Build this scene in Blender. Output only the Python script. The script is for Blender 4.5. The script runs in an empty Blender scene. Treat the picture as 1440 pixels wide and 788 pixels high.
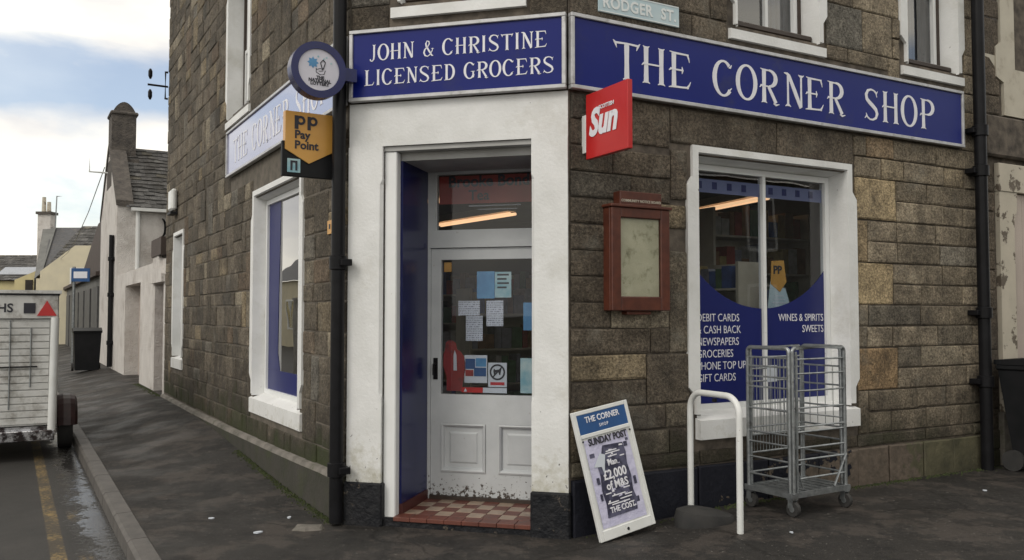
import bpy, math, random
from mathutils import Vector, Matrix
R_ = random.Random(7)
S = bpy.context.scene
COL = S.collection
D2R = math.radians

# ---------------------------------------------------------------- camera
cam = bpy.data.cameras.new('camera')
cam.sensor_width = 36.0; cam.lens = 1195.7 / 1440 * 36
cam.clip_start = 0.05; cam.clip_end = 2000
co = bpy.data.objects.new('camera', cam); COL.objects.link(co)
co.location = (0, 0, 1.6); co.rotation_euler = (D2R(92.34), 0, 0)
S.camera = co
# ---------------------------------------------------------------- world
SUN_EL, SUN_AZ = 40.0, 225.0       # azimuth clockwise from +y
CLOUD_SEED = 3.1
w = bpy.data.worlds.new('World'); S.world = w; w.use_nodes = True
nt = w.node_tree; nt.nodes.clear()
def N(t, **k):
    n = nt.nodes.new(t)
    for a, b in k.items(): setattr(n, a, b)
    return n
sky = N('ShaderNodeTexSky', sky_type='NISHITA', sun_disc=False, sun_elevation=D2R(SUN_EL), sun_rotation=D2R(SUN_AZ), air_density=1.0, dust_density=1.5)
bg1 = N('ShaderNodeBackground'); bg1.inputs[1].default_value = 0.15
tc = N('ShaderNodeTexCoord'); mp = N('ShaderNodeMapping'); mp.inputs['Scale'].default_value = (1, 1, 2.6); mp.inputs['Location'].default_value = (CLOUD_SEED, 1.7, 0.3)
n1 = N('ShaderNodeTexNoise'); n1.inputs['Scale'].default_value = 2.3; n1.inputs['Detail'].default_value = 7; n1.inputs['Roughness'].default_value = .56; n1.inputs['Distortion'].default_value = .25
sx = N('ShaderNodeSeparateXYZ')
# less cover in a belt about 15 degrees up, as in the photograph
mr = N('ShaderNodeMapRange'); mr.interpolation_type = 'SMOOTHSTEP'
for i, v in enumerate((.19, .235, 0, 1)): mr.inputs[i + 1].default_value = v
mr2 = N('ShaderNodeMapRange'); mr2.interpolation_type = 'SMOOTHSTEP'
for i, v in enumerate((.262, .30, 1, 0)): mr2.inputs[i + 1].default_value = v
mul = N('ShaderNodeMath', operation='MULTIPLY')
sub = N('ShaderNodeMath', operation='MULTIPLY'); sub.inputs[1].default_value = -.25
add = N('ShaderNodeMath', operation='ADD')
cr = N('ShaderNodeValToRGB'); cr.color_ramp.elements[0].position = .27; cr.color_ramp.elements[1].position = .42; cr.color_ramp.elements[0].color = (.30, .30, .30, 1)
n2 = N('ShaderNodeTexNoise'); n2.inputs['Scale'].default_value = 3.2; n2.inputs['Detail'].default_value = 8
cr2 = N('ShaderNodeValToRGB')
e = cr2.color_ramp.elements; e[0].position = .34; e[0].color = (.56, .56, .58, 1); e[1].position = .56; e[1].color = (1.0, .95, .84, 1)
bg2 = N('ShaderNodeBackground'); bg2.inputs[1].default_value = 1.12
ms = N('ShaderNodeMixShader'); wo = N('ShaderNodeOutputWorld')
Lk = nt.links.new
Lk(sky.outputs[0], bg1.inputs[0]); Lk(tc.outputs['Generated'], mp.inputs[0]); Lk(mp.outputs[0], n1.inputs['Vector'])
Lk(tc.outputs['Generated'], sx.inputs[0]); Lk(sx.outputs[2], mr.inputs[0]); Lk(sx.outputs[2], mr2.inputs[0])
Lk(mr.outputs[0], mul.inputs[0]); Lk(mr2.outputs[0], mul.inputs[1]); Lk(mul.outputs[0], sub.inputs[0])
Lk(n1.outputs[0], add.inputs[0]); Lk(sub.outputs[0], add.inputs[1]); Lk(add.outputs[0], cr.inputs[0])
Lk(mp.outputs[0], n2.inputs['Vector']); Lk(n2.outputs[0], cr2.inputs[0]); Lk(cr2.outputs[0], bg2.inputs[0])
Lk(cr.outputs[0], ms.inputs[0]); Lk(bg1.outputs[0], ms.inputs[1]); Lk(bg2.outputs[0], ms.inputs[2]); Lk(ms.outputs[0], wo.inputs[0])
# ---------------------------------------------------------------- sun
sun = bpy.data.lights.new('sun', 'SUN'); sun.energy = 0.8; sun.angle = D2R(20); sun.color = (1, .95, .88)
so = bpy.data.objects.new('sun', sun); COL.objects.link(so)
az, el = D2R(SUN_AZ), D2R(SUN_EL)
sd = Vector((math.sin(az) * math.cos(el), math.cos(az) * math.cos(el), math.sin(el)))
so.rotation_euler = (-sd).to_track_quat('-Z', 'Y').to_euler(); so.location = (-20, -20, 30)
S.view_settings.view_transform = 'Standard'; S.view_settings.look = 'None'; S.view_settings.exposure = 0.27; S.view_settings.gamma = 1

# ================================================================ frames
L0 = Vector((-1.268, 6.585, 0)); R0 = Vector((.4085, 6.155, 0))
aR = D2R(28.796); aC = D2R(-14.399); aL = D2R(120.607) + math.pi
def frame(P, a): return Matrix.Translation(P) @ Matrix.Rotation(a, 4, 'Z')
FR, FC, FL = frame(R0, aR), frame(L0, aC), frame(L0, aL)   # x along wall (left to right as seen), y inward, z up
# for the L frame x is negative away from the corner
def sstep(x): x = max(0, min(1, x)); return x * x * (3 - 2 * x)
uLdir = Vector((math.cos(D2R(120.607)), math.sin(D2R(120.607)), 0)); uRdir = Vector((math.cos(aR), math.sin(aR), 0))
def gh(x, y):
    "height of the pavement"
    p = Vector((x, y, 0)); q = (p - L0).dot(Vector((-.8607, -.5091, 0)))
    return .24 * sstep((p - L0).dot(uLdir) / 6.5) * (.12 + .88 * sstep((1.5 - q) / 1.5)) + .09 * sstep((p - R0).dot(uRdir) / 1.7)

# ================================================================ materials
def nodes(name):
    m = bpy.data.materials.new(name); m.use_nodes = True; t = m.node_tree
    return m, t, t.nodes['Principled BSDF']
def noise(t, scale, detail=5, rough=.55, vec=None, dist=0):
    n = t.nodes.new('ShaderNodeTexNoise'); n.inputs['Scale'].default_value = scale; n.inputs['Detail'].default_value = detail
    n.inputs['Roughness'].default_value = rough; n.inputs['Distortion'].default_value = dist
    if vec is None:
        g = t.nodes.get('POS')
        if not g: g = t.nodes.new('ShaderNodeNewGeometry'); g.name = 'POS'
        vec = g.outputs['Position']
    t.links.new(vec, n.inputs['Vector']); return n.outputs[0]
def ramp(t, src, a, b, c0=(0, 0, 0, 1), c1=(1, 1, 1, 1)):
    r = t.nodes.new('ShaderNodeValToRGB'); r.color_ramp.elements[0].position = a; r.color_ramp.elements[1].position = b
    r.color_ramp.elements[0].color = c0; r.color_ramp.elements[1].color = c1; t.links.new(src, r.inputs[0]); return r.outputs[0]
def mixc(t, f, a, b, mode='MIX'):
    n = t.nodes.new('ShaderNodeMix'); n.data_type = 'RGBA'; n.blend_type = mode
    for i, v in ((0, f), (6, a), (7, b)):
        if isinstance(v, (int, float)): n.inputs[i].default_value = v
        elif isinstance(v, tuple): n.inputs[i].default_value = v if len(v) == 4 else (*v, 1)
        else: t.links.new(v, n.inputs[i])
    return n.outputs[2]
def math_(t, op, a, b=0.0, clamp=False):
    n = t.nodes.new('ShaderNodeMath'); n.operation = op; n.use_clamp = clamp
    for i, v in ((0, a), (1, b)):
        if isinstance(v, (int, float)): n.inputs[i].default_value = v
        else: t.links.new(v, n.inputs[i])
    return n.outputs[0]
def posz(t):
    s = t.nodes.new('ShaderNodeSeparateXYZ')
    if not t.nodes.get('POS'):
        g = t.nodes.new('ShaderNodeNewGeometry'); g.name = 'POS'
    t.links.new(t.nodes['POS'].outputs['Position'], s.inputs[0]); return s.outputs
def bump(t, p, src, strength, dist=.02):
    b = t.nodes.new('ShaderNodeBump'); b.inputs['Strength'].default_value = strength; b.inputs['Distance'].default_value = dist
    t.links.new(src, b.inputs['Height']); t.links.new(b.outputs[0], p.inputs['Normal'])
def mat(name, c1, c2=None, scale=6, rough=.6, metal=0, bs=0, bscale=60, bd=.005, spec=.5, coat=0, a=.35, b=.7, detail=5, dirt=None, dscale=3, da=.55, db=.75, rvar=0):
    m, t, p = nodes(name)
    p.inputs['Metallic'].default_value = metal; p.inputs['Roughness'].default_value = rough
    p.inputs['Specular IOR Level'].default_value = spec; p.inputs['Coat Weight'].default_value = coat; p.inputs['Coat Roughness'].default_value = .03
    c2 = c2 or tuple(x * .8 for x in c1)
    n = noise(t, scale, detail); f = ramp(t, n, a, b); c = mixc(t, f, c1, c2)
    if dirt: c = mixc(t, ramp(t, noise(t, dscale, 8, .7), da, db), c, dirt)
    t.links.new(c, p.inputs['Base Color'])
    if rvar:
        t.links.new(math_(t, 'ADD', math_(t, 'MULTIPLY', f, rvar), rough - rvar / 2, True), p.inputs['Roughness'])
    if bs: bump(t, p, noise(t, bscale, 4), bs, bd)
    return m
def emis(name, c, s):
    m, t, p = nodes(name); p.inputs['Base Color'].default_value = (*c, 1); p.inputs['Emission Color'].default_value = (*c, 1); p.inputs['Emission Strength'].default_value = s
    t.links.new(mixc(t, ramp(t, noise(t, 20), .3, .7), c, tuple(x * .9 for x in c)), p.inputs['Emission Color']); return m
def glassm(name, tint=(.75, .78, .78), gain=1.6, base=.02):
    m = bpy.data.materials.new(name); m.use_nodes = True; t = m.node_tree; t.nodes.clear()
    tr = t.nodes.new('ShaderNodeBsdfTransparent'); tr.inputs[0].default_value = (*tint, 1)
    gl = t.nodes.new('ShaderNodeBsdfGlossy'); gl.inputs['Roughness'].default_value = .01
    fr = t.nodes.new('ShaderNodeFresnel'); fr.inputs[0].default_value = 1.5
    gb = t.nodes.new('ShaderNodeNewGeometry'); f = math_(t, 'MULTIPLY', math_(t, 'ADD', math_(t, 'MULTIPLY', fr.outputs[0], gain), base, True), math_(t, 'SUBTRACT', 1.0, gb.outputs['Backfacing']))
    b = t.nodes.new('ShaderNodeBump'); b.inputs['Strength'].default_value = .12; b.inputs['Distance'].default_value = .01
    t.links.new(noise(t, 2.0, 1), b.inputs['Height']); t.links.new(b.outputs[0], gl.inputs['Normal'])
    mx = t.nodes.new('ShaderNodeMixShader'); o = t.nodes.new('ShaderNodeOutputMaterial')
    t.links.new(f, mx.inputs[0]); t.links.new(tr.outputs[0], mx.inputs[1]); t.links.new(gl.outputs[0], mx.inputs[2]); t.links.new(mx.outputs[0], o.inputs[0])
    return m
def stone_mat(name, green=.0, zdark=.9, bumpk=.9):
    m, t, p = nodes(name)
    at = t.nodes.new('ShaderNodeAttribute'); at.attribute_name = 'Col'
    c = at.outputs['Color']
    c = mixc(t, 1.0, c, ramp(t, noise(t, 6, 8, .75), .30, .70, (.45, .44, .43, 1), (1.55, 1.52, 1.46, 1)), 'MULTIPLY')
    c = mixc(t, 1.0, c, ramp(t, noise(t, 48, 4, .75), .32, .68, (.45, .44, .43, 1), (1.55, 1.55, 1.52, 1)), 'MULTIPLY')
    c = mixc(t, math_(t, 'MULTIPLY', ramp(t, noise(t, 1.6, 9, .72), .46, .66), .62), c, (.052, .046, .040))
    c = mixc(t, math_(t, 'MULTIPLY', ramp(t, noise(t, 2.7, 8, .7), .56, .74), .45), c, (.30, .285, .24))     # soot
    z = posz(t)[2]
    zz = math_(t, 'ADD', z, math_(t, 'MULTIPLY', math_(t, 'SUBTRACT', noise(t, 2.2, 6, .6), .5), 1.6))
    c = mixc(t, ramp(t, math_(t, 'MULTIPLY', zz, 1.0), .35, zdark + .2, (.78, .78, .78, 1), (0, 0, 0, 1)), c, (.042, .035, .029))   # rising damp
    if green:
        c = mixc(t, math_(t, 'MULTIPLY', ramp(t, math_(t, 'ADD', zz, math_(t, 'MULTIPLY', noise(t, 9, 5), -.3)), .0, .5, (1, 1, 1, 1), (0, 0, 0, 1)), green), c, (.05, .062, .022))
    t.links.new(c, p.inputs['Base Color']); p.inputs['Roughness'].default_value = .88; p.inputs['Specular IOR Level'].default_value = .3
    h = math_(t, 'ADD', math_(t, 'MULTIPLY', noise(t, 28, 7, .75), 1.3), math_(t, 'MULTIPLY', noise(t, 90, 3, .6), .5))
    bump(t, p, h, bumpk, .03); return m

M = {}
M['stone'] = stone_mat('sandstone', .4, 1.25)
M['stoneL'] = stone_mat('sandstone_side', .9, 1.1)
M['slatecol'] = stone_mat('slate_varied', 0, -5)
M['mortar'] = mat('mortar', (.15, .125, .10), (.045, .038, .032), 9, .95, bs=.6)
M['mortarL'] = mat('mortar_pale', (.15, .13, .105), (.08, .07, .056), 9, .95, bs=.6)
def paint_white():
    m, t, p = nodes('white_masonry_paint')
    c = mixc(t, ramp(t, noise(t, 3, 6, .6), .35, .7), (.78, .785, .78), (.66, .665, .65))
    c = mixc(t, math_(t, 'MULTIPLY', ramp(t, noise(t, 1.4, 9, .72), .55, .72), .45), c, (.42, .40, .33))
    c = mixc(t, ramp(t, noise(t, 16, 6, .6), .72, .76), c, (.09, .08, .07))
    z = posz(t)[2]
    zz = math_(t, 'ADD', z, math_(t, 'MULTIPLY', math_(t, 'SUBTRACT', noise(t, 12, 7, .65), .5), 1.3))
    c = mixc(t, ramp(t, zz, .2, .62, (.75, .75, .75, 1), (0, 0, 0, 1)), c, (.36, .34, .25))
    c = mixc(t, ramp(t, math_(t, 'ADD', noise(t, 24, 5, .6), math_(t, 'MULTIPLY', z, -.13)), .60, .62), c, (.07, .06, .05))
    t.links.new(c, p.inputs['Base Color']); p.inputs['Roughness'].default_value = .55
    bump(t, p, math_(t, 'ADD', noise(t, 45, 5), noise(t, 4, 3)), .28, .010); return m
M['white'] = paint_white()
M['whitegloss'] = mat('white_joinery_paint', (.80, .81, .81), (.74, .75, .74), 4, .35, dirt=(.35, .32, .26), dscale=14, da=.66, db=.74, bs=.15, bscale=30)
M['reveal'] = mat('grey_reveal_paint', (.42, .42, .41), (.33, .33, .32), 4, .6, bs=.3)
def door_m():
    m, t, p = nodes('door_paint')
    c = mixc(t, ramp(t, noise(t, 3, 6, .6), .35, .7), (.60, .62, .63), (.50, .52, .53))
    z = posz(t)[2]
    f = ramp(t, math_(t, 'ADD', noise(t, 34, 6, .65), math_(t, 'MULTIPLY', math_(t, 'MAXIMUM', math_(t, 'SUBTRACT', z, .1), .0), -.85)), .49, .53)
    c = mixc(t, f, c, (.06, .045, .035))
    c = mixc(t, ramp(t, noise(t, 18, 6, .7), .66, .72), c, (.3, .27, .23))
    t.links.new(c, p.inputs['Base Color']); p.inputs['Roughness'].default_value = .45; bump(t, p, noise(t, 30, 4), .2, .006); return m
M['door'] = door_m()
M['black_plinth'] = mat('black_plinth_paint', (.010, .011, .014), (.024, .024, .026), 7, .55, spec=.2, bs=.8, bscale=25, bd=.02, dirt=(.16, .13, .10), dscale=9, da=.60, db=.68)
def peel():
    m, t, p = nodes('peeling_black_paint')
    c = mixc(t, ramp(t, noise(t, 14, 6), .35, .7), (.15, .12, .095), (.09, .075, .060))
    # x along the street face
    tcn = t.nodes.new('ShaderNodeVectorMath'); tcn.operation = 'DOT_PRODUCT'; tcn.inputs[1].default_value = (math.cos(aR), math.sin(aR), 0)
    posz(t); t.links.new(t.nodes['POS'].outputs['Position'], tcn.inputs[0])
    u = math_(t, 'SUBTRACT', tcn.outputs['Value'], R0.dot(uRdir))
    zc = posz(t)[2]
    f = math_(t, 'ADD', math_(t, 'MULTIPLY', math_(t, 'SUBTRACT', 2.75, u), .9), math_(t, 'MULTIPLY', math_(t, 'SUBTRACT', zc, .2), 1.6))
    f = math_(t, 'ADD', f, math_(t, 'MULTIPLY', math_(t, 'SUBTRACT', noise(t, 9, 6, .6), .5), 4.0))
    c = mixc(t, ramp(t, f, .45, .5), c, (.014, .015, .022))
    c = mixc(t, ramp(t, u, .0, .1, (0, 0, 0, 1), (0, 0, 0, 1)), c, c)
    f2 = math_(t, 'ADD', math_(t, 'SUBTRACT', u, 3.75), math_(t, 'MULTIPLY', math_(t, 'SUBTRACT', noise(t, 8, 5), .5), 1.2))
    c = mixc(t, ramp(t, f2, .0, .08), c, mixc(t, ramp(t, noise(t, 5, 6), .3, .7), (.13, .12, .075), (.06, .058, .04)))
    t.links.new(c, p.inputs['Base Color']); p.inputs['Specular IOR Level'].default_value = .2; p.inputs['Roughness'].default_value = .6; bump(t, p, math_(t, 'ADD', noise(t, 26, 5), ramp(t, f, .45, .5)), .8, .01); return m
M['peel'] = peel()
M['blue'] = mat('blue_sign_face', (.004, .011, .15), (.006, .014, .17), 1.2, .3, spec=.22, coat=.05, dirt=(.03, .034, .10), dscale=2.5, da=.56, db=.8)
M['bluesheen'] = mat('sky_sheen_blue_sign_face', (.17, .18, .40), (.24, .25, .45), 1.2, .18, spec=1.0, coat=1.0)  # side board: bright sky reflection painted into a paler base colour
M['bluesheen'].node_tree.nodes['Principled BSDF'].inputs['Coat IOR'].default_value = 2.0
M['bluefilm'] = mat('blue_vinyl', (.004, .010, .11), (.006, .012, .125), 2, .35)
M['bluepaint'] = mat('blue_gloss_paint', (.004, .008, .075), (.006, .011, .10), 3, .25, spec=.5, bs=.1, bscale=20)
M['letter'] = mat('white_lettering', (.80, .80, .84), (.72, .72, .78), 8, .4)
M['alu'] = mat('sign_trim', (.55, .55, .56), (.40, .40, .40), 10, .35, metal=.3, dirt=(.2, .19, .17), dscale=8)
M['black'] = mat('black_gloss_iron', (.008, .008, .009), (.013, .013, .015), 6, .35, bs=.2, bscale=35, spec=.16)
M['blackmatt'] = mat('black_plastic', (.009, .010, .011), (.014, .014, .016), 6, .5, spec=.2)
M['brown'] = mat('brown_timber', (.035, .022, .016), (.05, .035, .026), 12, .5)
M['mahog'] = mat('red_brown_stained_timber', (.11, .032, .018), (.07, .021, .013), 14, .38, bs=.15, bscale=40)
M['red'] = mat('red_sign_plastic', (.52, .022, .022), (.46, .018, .018), 3, .3)
M['redsoft'] = mat('red_paint', (.30, .03, .03), (.22, .02, .02), 8, .5, dirt=(.05, .03, .03), dscale=10)
M['darkred'] = mat('dark_red_plastic', (.035, .009, .010), (.02, .006, .007), 8, .45)
M['yellow'] = mat('amber_sign_plastic', (.62, .33, .07), (.56, .28, .05), 4, .35)
M['cream'] = mat('cream_paper', (.56, .52, .33), (.47, .43, .27), 5, .7)
M['paper'] = mat('white_paper', (.60, .64, .70), (.52, .56, .62), 6, .7)
M['ink'] = mat('print_ink', (.02, .02, .03), (.03, .03, .04), 8, .6)
M['inkred'] = mat('red_ink', (.5, .03, .04), (.4, .03, .04), 8, .6)
M['pblue'] = mat('pale_blue_print', (.10, .30, .52), (.06, .2, .4), 9, .5)
M['pteal'] = mat('teal_print', (.2, .42, .5), (.5, .62, .62), 9, .5)
M['nblue'] = mat('header_blue', (.02, .09, .26), (.02, .07, .2), 5, .4)
M['galv'] = mat('galvanised_steel', (.36, .38, .39), (.22, .235, .24), 18, .42, metal=.75, dirt=(.10, .09, .08), dscale=12)
M['whitemetal'] = mat('white_powder_coat', (.74, .75, .74), (.66, .67, .65), 6, .35, dirt=(.25, .2, .15), dscale=22, da=.66, db=.72)
M['rubber'] = mat('dark_rubber', (.025, .025, .025), (.04, .038, .036), 9, .8, bs=.4)
M['tile_r'] = mat('red_quarry_tile', (.15, .048, .032), (.10, .034, .024), 10, .45, dirt=(.07, .05, .04), dscale=7)
M['tile_b'] = mat('buff_quarry_tile', (.36, .27, .20), (.27, .20, .15), 10, .4, dirt=(.12, .09, .07), dscale=7)
M['skirt'] = mat('maroon_skirting', (.09, .018, .015), (.06, .014, .012), 8, .5)
M['harl'] = mat('white_harling', (.66, .63, .60), (.56, .53, .50), 3, .9, bs=.9, bscale=35, bd=.03, dirt=(.36, .32, .29), dscale=1.2, da=.52, db=.74)
M['harlpink'] = mat('pinkish_render', (.50, .43, .38), (.40, .34, .30), 2, .85, bs=.5, dirt=(.3, .25, .22), dscale=1.5)
M['creamwall'] = mat('cream_render', (.66, .60, .44), (.58, .53, .40), 2, .85, bs=.3)
M['yellowwall'] = mat('yellow_render', (.62, .54, .30), (.54, .47, .27), 2, .85)
M['slate'] = mat('grey_slate', (.085, .085, .09), (.05, .05, .054), 9, .55, bs=.5, bscale=20, dirt=(.14, .12, .09), dscale=6)
M['slatebrown'] = mat('brown_slate', (.07, .05, .042), (.05, .036, .03), 6, .7, bs=.5)
M['rubble'] = mat('weathered_rubble', (.12, .105, .092), (.06, .054, .05), 7, .95, bs=1, bscale=22, bd=.04)
M['peelcream'] = mat('peeling_cream_paint', (.54, .49, .40), (.47, .43, .35), 4, .7, dirt=(.13, .105, .08), dscale=5, da=.55, db=.58, bs=.3)
M['creamstone'] = mat('cream_painted_stone', (.54, .50, .41), (.47, .43, .35), 5, .7, dirt=(.3, .25, .18), dscale=5)
M['dark'] = mat('dark_interior', (.035, .028, .022), (.02, .016, .013), 3, .8)
M['wallint'] = mat('interior_wall', (.12, .09, .06), (.09, .07, .05), 3, .8)
M['greydoor'] = mat('grey_timber_door', (.10, .10, .10), (.06, .06, .06), 5, .6)
M['greywall'] = mat('grey_concrete', (.18, .18, .17), (.13, .13, .125), 3, .85)
M['maroon'] = mat('brown_panel_door', (.16, .10, .085), (.12, .075, .065), 6, .6)
M['curtain'] = mat('net_curtain', (.4, .42, .45), (.3, .32, .36), 12, .9)
M['bluegrey'] = mat('street_plate', (.42, .55, .60), (.5, .6, .63), 5, .4)
M['trailer'] = mat('trailer_slats', (.62, .62, .60), (.52, .52, .50), 6, .5, dirt=(.17, .15, .12), dscale=5, da=.5, db=.75)
M['chrome'] = mat('bare_metal', (.6, .6, .62), (.4, .4, .42), 9, .22, metal=.9, dirt=(.06, .05, .05), dscale=9, da=.45, db=.55)
M['glass'] = glassm('window_glass', (.86, .88, .90), 1.5, .015)
M['glassside'] = glassm('side_window_glass', (.5, .52, .55), 2.4, .06)
M['glassdoor'] = glassm('door_glass', (.93, .94, .95), 1.0, .01)
M['lamp'] = emis('fluorescent_tube', (1.0, .60, .32), 1.0)
M['lampbody'] = mat('lamp_batten', (.5, .45, .35), (.4, .36, .28), 5, .5)
def road_m(name, wet=False):
    m, t, p = nodes(name)
    c = mixc(t, ramp(t, noise(t, 1.6, 7, .65), .35, .7), (.040, .037, .035), (.025, .024, .023))
    c = mixc(t, 1, c, ramp(t, noise(t, 160, 3, .7), .3, .75, (.5, .5, .5, 1), (1.6, 1.58, 1.55, 1)), 'MULTIPLY')
    if not wet:
        c = mixc(t, math_(t, 'MULTIPLY', ramp(t, noise(t, 2.1, 9, .74), .50, .56), .6), c, (.080, .068, .060))     # worn, drier patches
        c = mixc(t, math_(t, 'MULTIPLY', ramp(t, noise(t, 3.1, 9, .75), .54, .60), .65), c, (.018, .017, .017))
        vo = t.nodes.new('ShaderNodeTexVoronoi'); vo.feature = 'DISTANCE_TO_EDGE'; vo.inputs['Scale'].default_value = .55
        wv = t.nodes.new('ShaderNodeVectorMath'); wv.operation = 'ADD'; nn = t.nodes.new('ShaderNodeTexNoise'); nn.inputs['Scale'].default_value = 2.5; nn.inputs['Detail'].default_value = 6
        t.links.new(t.nodes['POS'].outputs['Position'], nn.inputs['Vector']); sc_ = t.nodes.new('ShaderNodeVectorMath'); sc_.operation = 'SCALE'; sc_.inputs['Scale'].default_value = .35; t.links.new(nn.outputs['Color'], sc_.inputs[0])
        t.links.new(t.nodes['POS'].outputs['Position'], wv.inputs[0]); t.links.new(sc_.outputs[0], wv.inputs[1]); t.links.new(wv.outputs[0], vo.inputs['Vector'])
        c = mixc(t, ramp(t, vo.outputs['Distance'], .003, .008, (.55, .55, .55, 1), (0, 0, 0, 1)), c, (.012, .011, .010))   # cracks
        c = mixc(t, ramp(t, noise(t, 38, 3, .65), .66, .69), c, (.17, .16, .145))
        c = mixc(t, ramp(t, noise(t, 45, 4, .7), .32, .36, (.8, .8, .8, 1), (0, 0, 0, 1)), c, (.014, .013, .013))
        c = mixc(t, ramp(t, noise(t, 9, 5, .7), .68, .74, (0, 0, 0, 1), (.6, .6, .6, 1)), c, (.055, .065, .028))
        rr = math_(t, 'ADD', math_(t, 'MULTIPLY', ramp(t, noise(t, 1.8, 5), .38, .6), .28), .48)
        h = math_(t, 'ADD', math_(t, 'MULTIPLY', noise(t, 3.5, 6, .6), .22), math_(t, 'MULTIPLY', noise(t, 110, 3, .7), .45)); bs = .6
    else:
        # puddled gutter: distance from the shop wall line of the side street
        tn = t.nodes.new('ShaderNodeTexCoord'); s = t.nodes.new('ShaderNodeSeparateXYZ'); t.links.new(tn.outputs['Object'], s.inputs[0])
        dy = math_(t, 'ABSOLUTE', math_(t, 'ADD', s.outputs[1], 1.60))
        f = math_(t, 'ADD', dy, math_(t, 'ADD', math_(t, 'MULTIPLY', math_(t, 'SUBTRACT', noise(t, 1.9, 7, .65), .5), .45), math_(t, 'MULTIPLY', math_(t, 'SUBTRACT', noise(t, 22, 5, .7), .5), .55)))
        wetf = ramp(t, f, .07, .17, (1, 1, 1, 1), (0, 0, 0, 1))
        c = mixc(t, wetf, c, (.03, .029, .028))
        yl = math_(t, 'ABSOLUTE', math_(t, 'ADD', s.outputs[1], 1.92))
        dam = math_(t, 'ADD', math_(t, 'MULTIPLY', noise(t, 2.5, 4), .5), math_(t, 'MULTIPLY', noise(t, 40, 5, .7), .6))
        c = mixc(t, math_(t, 'MULTIPLY', ramp(t, yl, .045, .055, (1, 1, 1, 1), (0, 0, 0, 1)), ramp(t, dam, .44, .56, (1, 1, 1, 1), (.12, .12, .12, 1))), c, (.27, .185, .07))
        yl2 = math_(t, 'ABSOLUTE', math_(t, 'ADD', s.outputs[1], 1.75))
        c = mixc(t, math_(t, 'MULTIPLY', ramp(t, yl2, .04, .055, (1, 1, 1, 1), (0, 0, 0, 1)), ramp(t, dam, .38, .50, (.8, .8, .8, 1), (0, 0, 0, 1))), c, (.20, .14, .055))
        rr = math_(t, 'SUBTRACT', .72, math_(t, 'MULTIPLY', wetf, .56)); 
        h = math_(t, 'MULTIPLY', math_(t, 'ADD', math_(t, 'MULTIPLY', noise(t, 130, 3, .7), .5), noise(t, 7, 5, .65)), math_(t, 'SUBTRACT', 1.0, math_(t, 'MULTIPLY', wetf, .86))); bs = .4
    t.links.new(c, p.inputs['Base Color']); t.links.new(rr, p.inputs['Roughness']); p.inputs['Specular IOR Level'].default_value = .5 if wet else .22
    bump(t, p, h, bs, .02); return m
M['road'] = road_m('wet_asphalt', True); M['pave'] = road_m('pavement_asphalt')
M['kerb'] = mat('kerb_stone', (.11, .10, .092), (.07, .065, .06), 7, .6, bs=.6, bscale=40, dirt=(.04, .038, .035), dscale=3)
M['ledge'] = mat('plinth_ledge_cement', (.20, .18, .16), (.09, .085, .07), 6, .8, bs=.6, dirt=(.05, .06, .025), dscale=4)
M['plinthface'] = mat('damp_mossy_cement', (.048, .043, .036), (.030, .031, .020), 5, .85, bs=.8, bscale=30, dirt=(.045, .052, .02), dscale=3, da=.50, db=.72)
M['moss'] = mat('moss', (.035, .05, .012), (.05, .06, .02), 20, .95, bs=1, bscale=60, bd=.02)
M['terrain'] = mat('rough_ground', (.05, .055, .03), (.06, .055, .04), .6, .95)
def printed(name, bg, ink, sc=55, thr=.5):
    m, t, p = nodes(name); tn = t.nodes.new('ShaderNodeTexCoord'); s = t.nodes.new('ShaderNodeSeparateXYZ'); t.links.new(tn.outputs['Object'], s.inputs[0])
    ln = math_(t, 'GREATER_THAN', math_(t, 'FRACT', math_(t, 'MULTIPLY', s.outputs[2], sc)), thr)
    mp = t.nodes.new('ShaderNodeMapping'); mp.inputs['Scale'].default_value = (60, 1, sc * .5); t.links.new(tn.outputs['Object'], mp.inputs[0])
    wd = ramp(t, noise(t, 1.6, 2, vec=mp.outputs[0]), .46, .5)
    t.links.new(mixc(t, math_(t, 'MULTIPLY', math_(t, 'MULTIPLY', ln, wd), .7), bg, ink), p.inputs['Base Color']); p.inputs['Roughness'].default_value = .6; return m
M['print'] = printed('printed_notice', (.56, .60, .68), (.10, .10, .14))
M['printcream'] = mat('yellowed_sheet', (.82, .74, .50), (.68, .61, .40), 7, .6, dirt=(.36, .32, .18), dscale=9, da=.55, db=.7, bs=.3, bscale=8, bd=.02)
M['printgrey'] = printed('printed_poster', (.55, .54, .72), (.06, .06, .12), 16, .35)

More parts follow.
